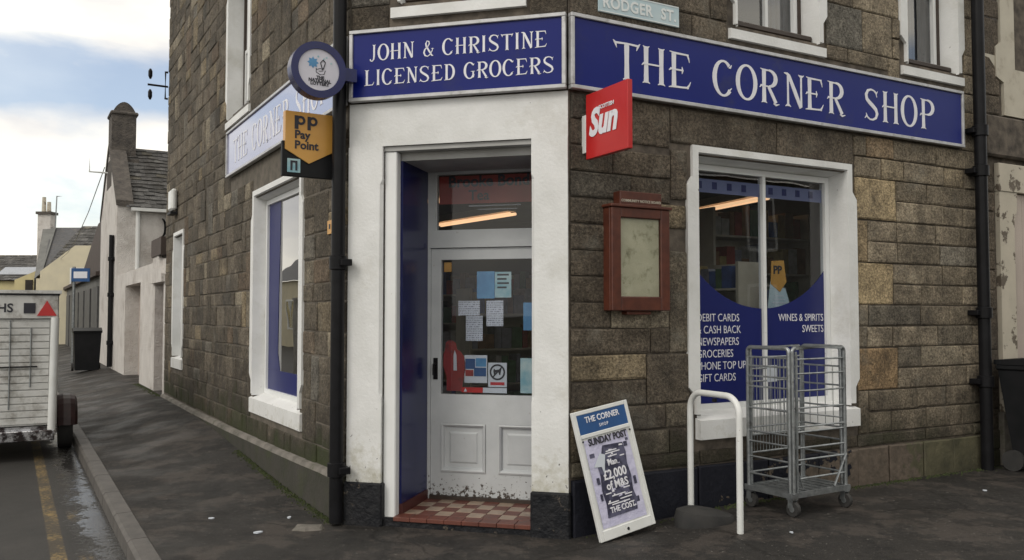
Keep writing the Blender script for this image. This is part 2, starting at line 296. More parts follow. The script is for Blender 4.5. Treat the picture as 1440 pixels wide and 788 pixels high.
# ================================================================ mesh builder
class MB:
    def __init__(s): s.v = []; s.f = []; s.c = []
    def add(s, vs, fs, T=None, col=None):
        o = len(s.v)
        for v in vs:
            v = Vector(v); s.v.append(T @ v if T else v)
        s.f += [tuple(i + o for i in f) for f in fs]
        if col is not None: s.c += [col] * len(vs)
        return s
    def box(s, a, b, T=None, bev=0):
        x0, y0, z0 = (min(a[i], b[i]) for i in range(3)); x1, y1, z1 = (max(a[i], b[i]) for i in range(3))
        if not bev:
            return s.add([(x0, y0, z0), (x1, y0, z0), (x1, y1, z0), (x0, y1, z0), (x0, y0, z1), (x1, y0, z1), (x1, y1, z1), (x0, y1, z1)],
                  [(0, 3, 2, 1), (4, 5, 6, 7), (0, 1, 5, 4), (1, 2, 6, 5), (2, 3, 7, 6), (3, 0, 4, 7)], T)
        k = bev; vs = []; idx = {}
        for xi in (0, 1):
            for yi in (0, 1):
                for zi in (0, 1):
                    X = (x0, x1)[xi]; Y = (y0, y1)[yi]; Z = (z0, z1)[zi]; sx, sy, sz = 1 - 2 * xi, 1 - 2 * yi, 1 - 2 * zi
                    idx[xi, yi, zi] = len(vs); vs += [(X, Y + sy * k, Z + sz * k), (X + sx * k, Y, Z + sz * k), (X + sx * k, Y + sy * k, Z)]
        g = lambda x, y, z, a: idx[x, y, z] + a
        fs = []
        for a in (0, 1):
            fs.append((g(a, 0, 0, 0), g(a, 1, 0, 0), g(a, 1, 1, 0), g(a, 0, 1, 0)) if a else (g(a, 0, 0, 0), g(a, 0, 1, 0), g(a, 1, 1, 0), g(a, 1, 0, 0)))
            fs.append((g(0, a, 0, 1), g(0, a, 1, 1), g(1, a, 1, 1), g(1, a, 0, 1)) if a else (g(0, a, 0, 1), g(1, a, 0, 1), g(1, a, 1, 1), g(0, a, 1, 1)))
            fs.append((g(0, 0, a, 2), g(1, 0, a, 2), g(1, 1, a, 2), g(0, 1, a, 2)) if a else (g(0, 0, a, 2), g(0, 1, a, 2), g(1, 1, a, 2), g(1, 0, a, 2)))
            for b in (0, 1):
                fs.append((g(0, a, b, 1), g(1, a, b, 1), g(1, a, b, 2), g(0, a, b, 2)))
                fs.append((g(a, 0, b, 0), g(a, 1, b, 0), g(a, 1, b, 2), g(a, 0, b, 2)))
                fs.append((g(a, b, 0, 0), g(a, b, 1, 0), g(a, b, 1, 1), g(a, b, 0, 1)))
        for q in idx.values(): fs.append((q, q + 1, q + 2))
        return s.add(vs, fs, T)
    def prism(s, pts, y0, y1, T=None):
        "polygon in x,z extruded from y0 (front) to y1 (back)"
        n = len(pts)
        vs = [(x, y0, z) for x, z in pts] + [(x, y1, z) for x, z in pts]
        fs = [tuple(range(n)), tuple(range(2 * n - 1, n - 1, -1))] + [(i, i + n, (i + 1) % n + n, (i + 1) % n) for i in range(n)]
        return s.add(vs, fs, T)
    def slab(s, pts, z0, z1, T=None):
        n = len(pts); vs = [(x, y, z1) for x, y in pts] + [(x, y, z0) for x, y in pts]
        fs = [tuple(range(n)), tuple(range(2 * n - 1, n - 1, -1))] + [(i, i + n, (i + 1) % n + n, (i + 1) % n) for i in range(n)]
        return s.add(vs, fs, T)
    def tube(s, pts, r, n=8, T=None, cap=True):
        pts = [Vector(p) for p in pts]; rs = r if isinstance(r, (list, tuple)) else [r] * len(pts); o = []; ref = None
        for i, p in enumerate(pts):
            d = ((pts[i] - pts[i - 1]).normalized() if i else Vector()) + ((pts[i + 1] - pts[i]).normalized() if i < len(pts) - 1 else Vector()); d.normalize()
            if ref is None: ref = Vector((0, 0, 1)) if abs(d.z) < .9 else Vector((1, 0, 0))
            a = d.cross(ref).normalized(); b = d.cross(a).normalized(); ref = -b if False else ref
            o += [p + (a * math.cos(2 * math.pi * k / n) + b * math.sin(2 * math.pi * k / n)) * rs[i] for k in range(n)]
        fs = [(i * n + k, i * n + (k + 1) % n, (i + 1) * n + (k + 1) % n, (i + 1) * n + k) for i in range(len(pts) - 1) for k in range(n)]
        if cap: fs += [tuple(range(n - 1, -1, -1)), tuple(range((len(pts) - 1) * n, len(pts) * n))]
        return s.add(o, fs, T)
    def disc(s, c, r, y0, y1, n=32, T=None):
        return s.prism([(c[0] + r * math.cos(2 * math.pi * k / n), c[1] + r * math.sin(2 * math.pi * k / n)) for k in range(n)], y0, y1, T)
    def ring(s, c, r0, r1, y0, y1, n=40, T=None):
        vs = []
        for k in range(n):
            a = 2 * math.pi * k / n
            for r, y in ((r0, y0), (r1, y0), (r1, y1), (r0, y1)): vs.append((c[0] + r * math.cos(a), y, c[1] + r * math.sin(a)))
        fs = [(4 * k + j, 4 * k + (j + 1) % 4, 4 * ((k + 1) % n) + (j + 1) % 4, 4 * ((k + 1) % n) + j) for k in range(n) for j in range(4)]
        return s.add(vs, fs, T)
    def mesh(s, name, m, smooth=False):
        me = bpy.data.meshes.new(name); me.from_pydata([tuple(v) for v in s.v], [], s.f)
        if s.c and len(s.c) == len(s.v):
            ca = me.color_attributes.new('Col', 'FLOAT_COLOR', 'POINT')
            ca.data.foreach_set('color', [x for c in s.c for x in (*c, 1.0)])
        if m: me.materials.append(m)
        me.update()
        if smooth: me.shade_smooth()
        return me
WM = {}
def link(o, parent=None, W=Matrix.Identity(4)):
    COL.objects.link(o)
    if parent: o.parent = parent; o.matrix_basis = WM[parent.name].inverted() @ W
    else: o.matrix_basis = W
    WM[o.name] = W.copy(); return o
def thing(name, label, cat, W=Matrix.Identity(4), group=None):
    o = bpy.data.objects.new(name, None); o.empty_display_size = .2; link(o, None, W); tag(o, label, cat, group); return o
def tag(o, label=None, cat=None, group=None, kind=None):
    if label: o['label'] = label
    if cat: o['category'] = cat
    if group: o['group'] = group
    if kind: o['kind'] = kind
    return o
def obj(mb, name, m, parent=None, W=None, smooth=False, label=None, kind=None):
    "geometry of mb is given in the frame W; without W it is in the parent's frame"
    me = mb.mesh(name, m, smooth) if isinstance(mb, MB) else mb
    if W is None: W = WM[parent.name] if parent else Matrix.Identity(4)
    o = bpy.data.objects.new(name, me); link(o, parent, W)
    if smooth:
        try: me.set_sharp_from_angle(angle=D2R(40))
        except Exception: pass
    return tag(o, label=label, kind=kind)
def BX(name, a, b, m, parent, W=None, bev=0, **k): return obj(MB().box(a, b, bev=bev), name, m, parent, W, **k)
def text_mesh(name, txt, size, m, bold=0, align='LEFT', depth=.0015, sx=1.0, shear=0, space=1.0):
    cu = bpy.data.curves.new(name, 'FONT'); cu.body = txt; cu.size = size; cu.align_x = align; cu.extrude = depth; cu.offset = bold; cu.shear = shear; cu.space_character = space; cu.resolution_u = 3
    t = bpy.data.objects.new('tmp', cu); COL.objects.link(t); dg = bpy.context.evaluated_depsgraph_get(); dg.update()
    me = bpy.data.meshes.new_from_object(t.evaluated_get(dg)); bpy.data.objects.remove(t)
    me.transform(Matrix.Rotation(math.pi / 2, 4, 'X') @ Matrix.Scale(sx, 4, (1, 0, 0)))
    me.materials.clear(); me.materials.append(m); return me
def TXT(parent, W, x, y, z, txt, size, m, name='lettering', **k):
    return obj(text_mesh(name, txt, size, m, **k), name, None, parent, W @ Matrix.Translation((x, y, z)))
def off(F, u, d, z=0, rot=0): return F @ Matrix.Translation((u, d, z)) @ Matrix.Rotation(rot, 4, 'Z')

# ---------------------------------------------------------------- decorative serif letters
Tk, Th = .078, .031
def arc(cx, cy, rx, ry, a0, a1, n=14, tk=Tk, th=Th):
    o = []
    for i in range(n + 1):
        a = D2R(a0 + (a1 - a0) * i / n); c, s = math.cos(a), math.sin(a)
        o.append((cx + rx * c, cy + ry * s, th + (tk - th) * abs(c) ** 1.5))
    return o
def stem(x, y0=0, y1=1, w=Tk): return [(x, y0, w * 1.0), (x, (y0 + y1) / 2, w * .86), (x, y1, w)]
def foot(x, y=0, w=.15):
    s = 1 if y < .5 else -1
    return [(x - w, y - .01 * s, .008), (x - w * .45, y + .03 * s, .026), (x, y + .05 * s, .05), (x + w * .45, y + .03 * s, .026), (x + w, y - .01 * s, .008)]
def G(ch):
    if ch == 'T': return [stem(.5, 0, .95), foot(.5), [(.03, .93, .03), (.5, .95, .022), (.97, .93, .03)], [(-.02, 1.0, .006), (.06, .93, .035), (.12, .80, .006)], [(1.02, 1.0, .006), (.94, .93, .035), (.88, .80, .006)]]
    if ch == 'H': return [stem(.2), stem(.82), foot(.2), foot(.82), foot(.2, 1, .13), foot(.82, 1, .13), [(.02, .47, .006), (.1, .53, .03), (.2, .52, .022), (.82, .52, .022)]]
    if ch == 'E': return [stem(.24), [(.0, .0, .01), (.2, .03, .03), (.6, .035, .024), (.9, .05, .03)], [(.82, .02, .035), (.93, .13, .02), (.99, .22, .005)], [(.05, 1, .01), (.25, .97, .028), (.9, .965, .024)], [(.84, .98, .03), (.90, .87, .02), (.94, .76, .005)], [(.02, .46, .006), (.1, .52, .03), (.24, .51, .022), (.62, .51, .022)], [(.6, .61, .005), (.63, .51, .028), (.6, .41, .005)]]
    if ch == 'C': return [arc(.52, .5, .42, .5, 48, 318, 20), [(.78, .83, .02), (.86, .84, .035), (.93, .92, .008)], [(.80, .16, .024), (.92, .24, .01)]]
    if ch == 'G': return [arc(.52, .5, .42, .5, 48, 330, 20), [(.78, .83, .02), (.86, .84, .035), (.93, .92, .008)], [(.84, .05, .05), (.84, .42, .05)], [(.62, .44, .01), (.84, .43, .025), (1.0, .44, .01)]]
    if ch == 'O': return [arc(.5, .5, .42, .5, 0, 360, 28)]
    if ch == 'R': return [stem(.25), foot(.25, 0, .14), [(.05, 1, .01), (.25, .97, .028), (.5, .972, .022)], arc(.5, .735, .36, .24, 90, -90, 12), [(.02, .43, .006), (.1, .50, .03), (.25, .49, .022), (.5, .49, .022)], [(.48, .48, .05), (.70, .22, .058), (.86, .02, .062)], [(.72, .0, .01), (.86, -.04, .03), (1.04, .0, .008)]]
    if ch == 'P': return [stem(.25), foot(.25, 0, .16), [(.05, 1, .01), (.25, .97, .028), (.5, .972, .022)], arc(.5, .73, .38, .245, 90, -90, 12), [(.02, .42, .006), (.1, .49, .03), (.25, .485, .022), (.5, .485, .022)]]
    if ch == 'N': return [stem(.2, 0, 1, .04), foot(.2, 0, .14), [(.0, 1.0, .01), (.16, .98, .04), (.25, .93, .06), (.55, .46, .075), (.84, .0, .06)], stem(.86, .04, 1, .036), foot(.86, 1, .14)]
    if ch == 'S': return [[(.86, .76, .012), (.80, .88, .024), (.66, .965, .026), (.48, .985, .03), (.28, .94, .045), (.16, .80, .06), (.20, .66, .066), (.36, .56, .07), (.58, .46, .072), (.78, .35, .068), (.86, .22, .058), (.78, .08, .044), (.58, .01, .03), (.38, .01, .026), (.22, .08, .026), (.13, .20, .012)], [(.70, .97, .01), (.84, .88, .035), (.92, .96, .006)], [(.30, .02, .01), (.15, .11, .035), (.05, .02, .006)]]
    if ch == 'J': return [[(.68, 1, .06), (.68, .3, .055), (.62, .08, .045), (.42, -.04, .03), (.2, .0, .04), (.14, .1, .03)], foot(.68, 1, .22)]
    if ch == 'I': return [stem(.5), foot(.5, 0, .3), foot(.5, 1, .3)]
    if ch == 'L': return [stem(.3), foot(.3, 1, .2), [(.05, .0, .01), (.3, .03, .028), (.85, .035, .024)], [(.8, .02, .03), (.92, .12, .02), (.98, .24, .005)]]
    if ch == 'D': return [stem(.24), [(.02, 1, .01), (.24, .97, .028), (.45, .972, .022)], [(.02, .0, .01), (.24, .03, .028), (.45, .028, .022)], arc(.42, .5, .46, .475, 90, -90, 16)]
    if ch == '&': return [[(.98, .02, .012), (.86, .03, .04), (.62, .3, .055), (.36, .62, .055), (.30, .80, .045), (.42, .97, .026), (.58, .93, .035), (.62, .78, .035), (.48, .62, .024), (.22, .44, .045), (.14, .24, .055), (.24, .06, .045), (.46, .0, .026), (.68, .10, .026), (.86, .32, .026), (.92, .46, .02)], [(.78, .47, .008), (.90, .48, .024), (1.02, .47, .008)]]
    return []
def letters(specs, W, parent, base_y, m):
    "specs: (char, x0, x1, z0, z1); one mesh per letter"
    for ch, x0, x1, z0, z1 in specs:
        mb = MB(); h = z1 - z0; wd = x1 - x0
        for si, st in enumerate(G(ch)):
            P = [(x0 + p[0] * wd, z0 + p[1] * h, p[2] * h) for p in st]; n = len(P); A = []; B = []
            closed = abs(P[0][0] - P[-1][0]) < 1e-6 and abs(P[0][1] - P[-1][1]) < 1e-6
            for i, (x, z, r) in enumerate(P):
                a = P[i - 1] if i else (P[-2] if closed else P[0]); b = P[i + 1] if i < n - 1 else (P[1] if closed else P[-1])
                dx, dz = b[0] - a[0], b[1] - a[1]; l = math.hypot(dx, dz) or 1; nx, nz = -dz / l, dx / l
                A.append((x + nx * r, z + nz * r)); B.append((x - nx * r, z - nz * r))
            y = base_y - .003 - .00025 * si
            vs = [(a[0], y, a[1]) for a in A] + [(b[0], y, b[1]) for b in B] + [(a[0], base_y, a[1]) for a in A] + [(b[0], base_y, b[1]) for b in B]
            fs = [(i, i + 1, n + i + 1, n + i) for i in range(n - 1)] + [(i, i + 1, 2 * n + i + 1, 2 * n + i) for i in range(n - 1)] + [(n + i, n + i + 1, 3 * n + i + 1, 3 * n + i) for i in range(n - 1)]
            mb.add(vs, fs)
        obj(mb, 'letter', m, parent, W)

# ================================================================ ground
def grid(F, xs, ys, zf, name, m, kind='structure'):
    mb = MB(); nx, ny = len(xs), len(ys)
    for y in ys:
        for x in xs:
            q = F @ Vector((x, y, 0)); mb.v.append(Vector((x, y, zf(q.x, q.y))))
    mb.f = [(j * nx + i, j * nx + i + 1, (j + 1) * nx + i + 1, (j + 1) * nx + i) for j in range(ny - 1) for i in range(nx - 1)]
    o = obj(mb, name, m, None, F, smooth=True, kind=kind); return o
def rng(a, b, n): return [a + (b - a) * i / n for i in range(n + 1)]
grid(FL, [-900, -300, -100, -60] + rng(-40, 20, 30) + [60, 300, 900], [-900, -300, -60, -30, -20, -12, -6, -3, -1.5, 0, 6, 20, 60, 300, 900], lambda x, y: gh(x, y) - .26, 'ground', M['terrain'])
road = grid(FL, [-120, -60] + rng(-40, 14, 27) + [30], [-13, -9, -6, -4, -3, -2.2, -1.5, -.8, 3], lambda x, y: gh(x, y) - .118, 'road', M['road'])
KO, KI = -1.50, -1.37      # kerb outer / inner offset from the side wall
# pavement: side strip + corner + street front. Kerb turns the corner with an arc
def kerb_path():
    pts = []      # world points of the inner kerb edge, from far along the side street round the corner to the right
    pts += [(FL @ Vector((x, KI, 0))) for x in rng(-60, 0.6, 66)]
    c = FL @ Vector((.6, KI + 3.2 + 0, 0))       # not used for exact tangency on the right; arc of 3.2 m
    c = FL @ Vector((.6, 0, 0)) + (FL.to_3x3() @ Vector((0, 1, 0))) * (KI + 3.2)
    v0 = pts[-1] - c
    turn = (aR - (aL)) % (2 * math.pi)
    for i in range(1, 17): pts.append(c + Matrix.Rotation(turn * i / 16, 3, 'Z') @ v0)
    d = uRdir; e = pts[-1]
    pts += [e + d * k for k in (1, 2, 4, 8, 16, 30)]
    return pts
KP = kerb_path()
def pavement():
    # fan between kerb path and the building line (extended inside the building a little)
    mb = MB(); cols = 26; rows = []
    def inner(i, p):
        q = FL.inverted() @ p
        if q.x < -.02: return FL @ Vector((q.x, .3, 0))
        return None
    corner = (L0 + R0) / 2 + Vector((.25, .97, 0)) * .5
    for i, p in enumerate(KP):
        a = inner(i, p)
        if a is None:
            q = FR.inverted() @ p
            if q.x > .6: a = FR @ Vector((q.x, .3, 0))
            else: a = corner
        rows.append([p.lerp(a, j / cols) for j in range(cols + 1)])
    for r in rows:
        for q in r: mb.v.append(Vector((q.x, q.y, gh(q.x, q.y))))
    n = cols + 1
    mb.f = [(i * n + j, (i + 1) * n + j, (i + 1) * n + j + 1, i * n + j + 1) for i in range(len(rows) - 1) for j in range(cols)]
    return obj(mb, 'pavement', M['pave'], None, Matrix.Identity(4), smooth=True, kind='structure')
pavement()
kerb = bpy.data.objects.new('kerb', None); link(kerb); tag(kerb, kind='structure')
def kerbstones():
    acc = 0; cum = [0]
    for i in range(1, len(KP)): cum.append(cum[-1] + (KP[i] - KP[i - 1]).length)
    def at(s):
        s = max(0, min(cum[-1], s))
        for i in range(1, len(KP)):
            if s <= cum[i] + 1e-9:
                t = (s - cum[i - 1]) / max(1e-9, cum[i] - cum[i - 1]); p = KP[i - 1].lerp(KP[i], t); d = (KP[i] - KP[i - 1]).normalized(); return p, d
    s = 0
    while s < cum[-1] - .3:
        ln = .9 if s > 38 else 3.0; e = min(s + ln - .012, cum[-1]); mb = MB(); n = 3 if ln < 1 else 2; k = .014
        prof = [(-.004, -.2), (-.004, .004), (.006, .012), (.115, .010), (.137, -.012), (.142, -.2)]
        for i in range(n + 1):
            p, d = at(s + (e - s) * i / n); o = Vector((d.y, -d.x, 0)); h = gh(p.x, p.y)
            for a, z in prof: mb.v.append(Vector((p.x, p.y, h)) + o * a * 1 + Vector((0, 0, z + .002 * math.sin(s * 7))))
        m = len(prof); mb.f = [(i * m + j, i * m + j + 1, (i + 1) * m + j + 1, (i + 1) * m + j) for i in range(n) for j in range(m - 1)] + [tuple(range(m)), tuple(range(n * m + m - 1, n * m - 1, -1))]
        obj(mb, 'kerbstone', M['kerb'], kerb, Matrix.Identity(4)); s += ln
kerbstones()

# ================================================================ the shop building
SHOP = thing('shop_building', 'two-storey brown stone corner building with white painted shop door and blue sign boards', 'building', off(FC, .86, .5))
HT = 7.4
def wall_back(name, F, x0, x1, holes, m, y=.013, z0=-.2, z1=HT):
    xs = sorted({x0, x1, *[h[0] for h in holes], *[h[1] for h in holes]}); zs = sorted({z0, z1, *[h[2] for h in holes], *[h[3] for h in holes]}); mb = MB()
    for i in range(len(xs) - 1):
        for j in range(len(zs) - 1):
            cx, cz = (xs[i] + xs[i + 1]) / 2, (zs[j] + zs[j + 1]) / 2
            if any(h[0] < cx < h[1] and h[2] < cz < h[3] for h in holes): continue
            mb.box((xs[i], y, zs[j]), (xs[i + 1], y + .18, zs[j + 1]))
    return obj(mb, name, m, SHOP, F)
def stone_geo(mb, x0, x1, z0, z1, rnd, col=None, proud=.0, sm=1):
    j = .004 * sm; gap = .0055; x0 += gap; x1 -= gap; z0 += gap; z1 -= gap
    b = .008 + rnd.random() * .007; f = -(rnd.random() * .011) - proud
    q = [(x0, z0), (x1, z0), (x1, z1), (x0, z1)]; sg = [(1, 1), (-1, 1), (-1, -1), (1, -1)]
    q = [(x + rnd.uniform(-j, j), z + rnd.uniform(-j, j)) for x, z in q]
    vs = [(x, .016, z) for x, z in q] + [(x, f + .007, z) for x, z in q] + [(x + s[0] * b * rnd.uniform(.6, 1.5), f + rnd.uniform(-.003, .003), z + s[1] * b * rnd.uniform(.6, 1.5)) for (x, z), s in zip(q, sg)]
    cx, cz = (x0 + x1) / 2, (z0 + z1) / 2; vs.append((cx + rnd.uniform(-.1, .1) * (x1 - x0), f - rnd.uniform(-.002, .007), cz + rnd.uniform(-.1, .1) * (z1 - z0)))
    fs = []
    for k in range(4):
        n = (k + 1) % 4; fs += [(k, n, n + 4, k + 4), (k + 4, n + 4, n + 8, k + 8), (k + 8, n + 8, 12)]
    mb.add(vs, fs, None, col)
def layout(x0, x1, zs, blocked, big, rnd, lmin, lmax, thru=.35):
    "irregular coursed masonry; returns rectangles"
    out = list(big); rows = list(zip(zs[:-1], zs[1:])); taken = [[] for _ in rows]
    for bx in list(big) + list(blocked):
        for i, (a, b) in enumerate(rows):
            if bx[2] < b - .02 and bx[3] > a + .02: taken[i].append((bx[0], bx[1], bx))
    bset = set(map(tuple, big))
    for i, (a, b) in enumerate(rows):
        spans = []; cur = x0
        for s, e, bx in sorted(taken[i], key=lambda q: q[0]):
            if s > cur + .02: spans.append((cur, s))
            cur = max(cur, e)
        if cur < x1 - .02: spans.append((cur, x1))
        for s, e in spans:
            x = s
            while x < e - .01:
                l = rnd.uniform(lmin, lmax)
                if e - (x + l) < lmin * .55: l = e - x
                top = b
                if rnd.random() < thru and i + 1 < len(rows) and l < lmax * .8:   # jumper over two courses
                    nx0, nx1 = x, x + l
                    if not any(q[0] < nx1 - .005 and q[1] > nx0 + .005 for q in taken[i + 1]):
                        top = rows[i + 1][1]; taken[i + 1].append((nx0, nx1, None))
                out.append((x, x + l, a, top)); x += l
    # clip stones partly under blocked rectangles
    res = []
    for r in out:
        if tuple(r) in bset: res.append(r); continue
        a, b, c, d = r; ok = True
        for h in blocked:
            if a < h[1] - .01 and b > h[0] + .01 and c < h[3] - .01 and d > h[2] + .01:
                if c >= h[2] - .0 and d <= h[3]: ok = False
                elif c < h[2]: d = h[2]
                elif d > h[3]: c = h[3]
        if ok and d - c > .03: res.append((a, b, c, d))
    return res
def stonecol(rnd, base, var=.25, tints=()):
    k = 1 + rnd.uniform(-var, var); c = [b * k for b in base]
    if tints and rnd.random() < .24:
        t = rnd.choice(tints); f = rnd.uniform(.3, .8); c = [a * (1 - f) + b * f for a, b in zip(c, t)]
    return tuple(c)
TINTS = [(.33, .27, .18), (.17, .125, .09), (.19, .185, .17), (.36, .32, .25), (.10, .095, .085)]
# openings and white margins in wall coordinates
RW = (1.105, 3.065, .62, 2.95); RU1 = (1.555, 2.72, 3.875, 5.75); RU2 = (3.72, 4.69, 3.875, 5.75)
LWn = (-3.05, -1.155, .565, 2.93); LW2 = (-8.18, -7.2, .77, 2.90); LU = (-4.42, -3.2, 3.86, 5.75)
CU = (.325, 1.44, 3.89, 5.75)
def inn(r, a=.10, b=.10, c=.12, d=.07): return (r[0] + a, r[1] - b, r[2] + c, r[3] - d)
zsR = [.42] + [.532 + .193 * k for k in range(0, 27)]
zsR = [z for z in zsR if z < 5.6] + [5.75, 5.95]
wr = wall_back('street_wall', FR, .012, 4.92, [inn(RW), inn(RU1), inn(RU2)], M['mortar'])
bigR = [(3.06, 3.62, 2.462, 2.848), (3.06, 3.57, 1.690, 2.076), (3.06, 3.61, .918, 1.304), (3.06, 3.22, 2.076, 2.462), (3.06, 3.22, 1.497, 1.690), (3.06, 3.2, 1.304, 1.497), (3.06, 3.2, .532, .918),
        (3.22, 3.60, 3.041, 3.234), (2.72, 3.2, 4.006, 4.392), (3.2, 3.62, 4.006, 4.392), (2.72, 3.08, 4.392, 4.778), (3.08, 3.72, 4.392, 4.585), (2.72, 3.0, 3.875, 4.006), (3.0, 3.55, 3.875, 4.006),
        (.02, .42, 3.041, 3.234), (.55, .95, 2.9, 3.234), (.95, 2.1, 2.95, 3.234), (2.1, 3.05, 2.95, 3.234), (.95, 1.12, 2.5, 2.9), (.93, 1.12, 1.304, 2.1), (.70, 1.12, .918, 1.304), (.02, .70, 3.42, 3.5)]
bigR = bigR[:-1]
blkR = [RW, (RU1[0], RU1[1], RU1[2], 6), (RU2[0], RU2[1], RU2[2], 6), (-.01, 4.62, 3.235, 3.80)]
stonesR = layout(.018, 4.92, zsR, blkR, bigR, random.Random(11), .30, .74, .05)
def put_stone(r, F, par, m, col, rnd, name='stone'):
    mb = MB(); stone_geo(mb, *r, rnd, col); obj(mb, name, m, par, F)
rnd = random.Random(5)
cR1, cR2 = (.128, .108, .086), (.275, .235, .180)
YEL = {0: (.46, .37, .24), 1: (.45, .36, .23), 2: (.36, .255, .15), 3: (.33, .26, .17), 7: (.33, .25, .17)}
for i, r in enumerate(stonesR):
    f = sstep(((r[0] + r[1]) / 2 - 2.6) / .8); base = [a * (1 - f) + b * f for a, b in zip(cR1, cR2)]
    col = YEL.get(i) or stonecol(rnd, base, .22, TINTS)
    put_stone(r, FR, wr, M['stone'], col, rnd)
# base course, painted black and peeling
x = .02; i = 0
for ln in (.62, .55, .75, .58, .5, .42, .48, .44, .5):
    mb = MB(); stone_geo(mb, x, x + ln, -.15, .415, rnd, (.2, .15, .1), .022); obj(mb, 'base_stone', M['peel'], wr, FR); x += ln
# corner wall
wc = wall_back('corner_wall', FC, .012, 1.718, [(.283, 1.458, -.2, 2.90), inn(CU)], M['mortar'])
st = layout(.0, 1.73, [3.8] + [3.81 + .193 * k for k in range(1, 11)], [(CU[0], CU[1], CU[2], 6), (.0, 1.73, 3.24, 3.805)], [], random.Random(4), .25, .6, .1)
for r in st: put_stone(r, FC, wc, M['stone'], stonecol(rnd, cR1, .25, TINTS), rnd)
# side wall
wl = wall_back('side_wall', FL, -8.95, -.012, [inn(LWn), inn(LW2), inn(LU)], M['mortarL'], .0045)
zsL = [.30]; rl = random.Random(9)
while zsL[-1] < HT - .25: zsL.append(zsL[-1] + rl.uniform(.15, .26))
stl = layout(-8.95, -.018, zsL, [LWn, LW2, (LU[0], LU[1], LU[2], 5.75), (-4.16, -.02, 3.235, 3.79)], [], rl, .16, .50, .16)
stl.sort(key=lambda r: -((r[1] - r[0]) * (r[3] - r[2])) / (7 - (r[0] + r[1]) / 2 * .86) ** 3 * (1 if r[2] < 4.6 - (r[0] + r[1]) / 2 * .45 else 0))
NL = 150; far = MB(); rnd = random.Random(21); cL = (.142, .123, .099)
for i, r in enumerate(stl):
    col = stonecol(rnd, cL, .33, TINTS)
    if i < NL: put_stone(r, FL, wl, M['stoneL'], col, rnd)
    else: stone_geo(far, *r, rnd, col)
obj(far, 'stonework', M['stoneL'], wl, FL, kind='stuff')
# side plinth with pale cement ledge
def side_plinth():
    mb = MB(); xs = [-8.95, -6, -4, -3, -2, -1, -.5, -.12]; le = [.27, .272, .285, .30, .315, .335, .35, .35]
    fc = MB(); n = len(xs)
    for q_, P in ((fc, lambda x, l: [(x, -.06, -.2), (x, -.06, l - .035)]), (mb, lambda x, l: [(x, -.06, l - .035), (x, -.045, l), (x, .0, l + .012)])):
        for x, l in zip(xs, le): q_.v += [Vector(v) for v in P(x, l)]
        m = len(q_.v) // n; q_.f = [(i * m + j, (i + 1) * m + j, (i + 1) * m + j + 1, i * m + j + 1) for i in range(n - 1) for j in range(m - 1)]
    fc.v += [Vector((-.12, .0, -.2)), Vector((-.12, .0, .315))]; fc.f.append((len(fc.v) - 4, len(fc.v) - 2, len(fc.v) - 1, len(fc.v) - 3))
    obj(fc, 'plinth', M['plinthface'], wl, FL); obj(mb, 'ledge', M['ledge'], wl, FL)
side_plinth()
# roof
def roof():
    mb = MB(); P = [FL @ Vector((-8.95, -.15, 0)), L0 + Vector((-.15, -.1, 0)), R0 + Vector((.05, -.18, 0)), FR @ Vector((4.9, -.15, 0))]
    a = FR @ Vector((4.9, 4.2, 0)); b = (FL @ Vector((-4.2, 4.2, 0))); c = FL @ Vector((-8.95, 4.2, 0)); Q = [c, b, b + Vector((.3, 0, 0)), a]
    for i in range(3): mb.add([(*P[i].xy, HT), (*P[i + 1].xy, HT), (*Q[i + 1].xy, HT + 3.2), (*Q[i].xy, HT + 3.2)], [(0, 1, 2, 3)])
    e = FR @ Vector((4.9, 9, 0)); d = FL @ Vector((-8.95, 9, 0))
    mb.add([(*Q[0].xy, HT + 3.2), (*Q[1].xy, HT + 3.2), (*Q[2].xy, HT + 3.2), (*a.xy, HT + 3.2), (*e.xy, HT - 1), (*d.xy, HT - 1)], [(0, 1, 2, 3, 4, 5)])
    obj(mb, 'roof', M['slate'], SHOP, Matrix.Identity(4))
roof()
# end wall of the side elevation
BX('end_wall', (-8.95, .19, -.2), (-8.75, 8.5, HT), M['rubble'], SHOP, FL)
BX('end_wall', (4.72, .2, -.2), (4.915, 6, HT), M['rubble'], SHOP, FR)
# interior shell
def interior():
    pts = [(FL @ Vector((-.05, .21, 0))), (FR @ Vector((.06, .21, 0))), FR @ Vector((4.6, .21, 0)), Vector((.88, 14.4, 0)), FL @ Vector((-7.0, .21, 0))]
    mb = MB(); P = [(p.x, p.y) for p in pts]; n = len(P)
    mb.add([(x, y, .07) for x, y in P], [tuple(range(n))]); obj(mb, 'interior_floor', M['dark'], SHOP, Matrix.Identity(4))
    mb = MB(); mb.add([(x, y, 3.15) for x, y in P], [tuple(range(n))]); obj(mb, 'interior_ceiling', M['wallint'], SHOP, Matrix.Identity(4))
    mb = MB()
    for a, b in ((2, 3), (3, 4)):
        mb.add([(*P[a], .07), (*P[b], .07), (*P[b], 3.15), (*P[a], 3.15)], [(0, 1, 2, 3)])
    obj(mb, 'interior_wall', M['wallint'], SHOP, Matrix.Identity(4))
interior()

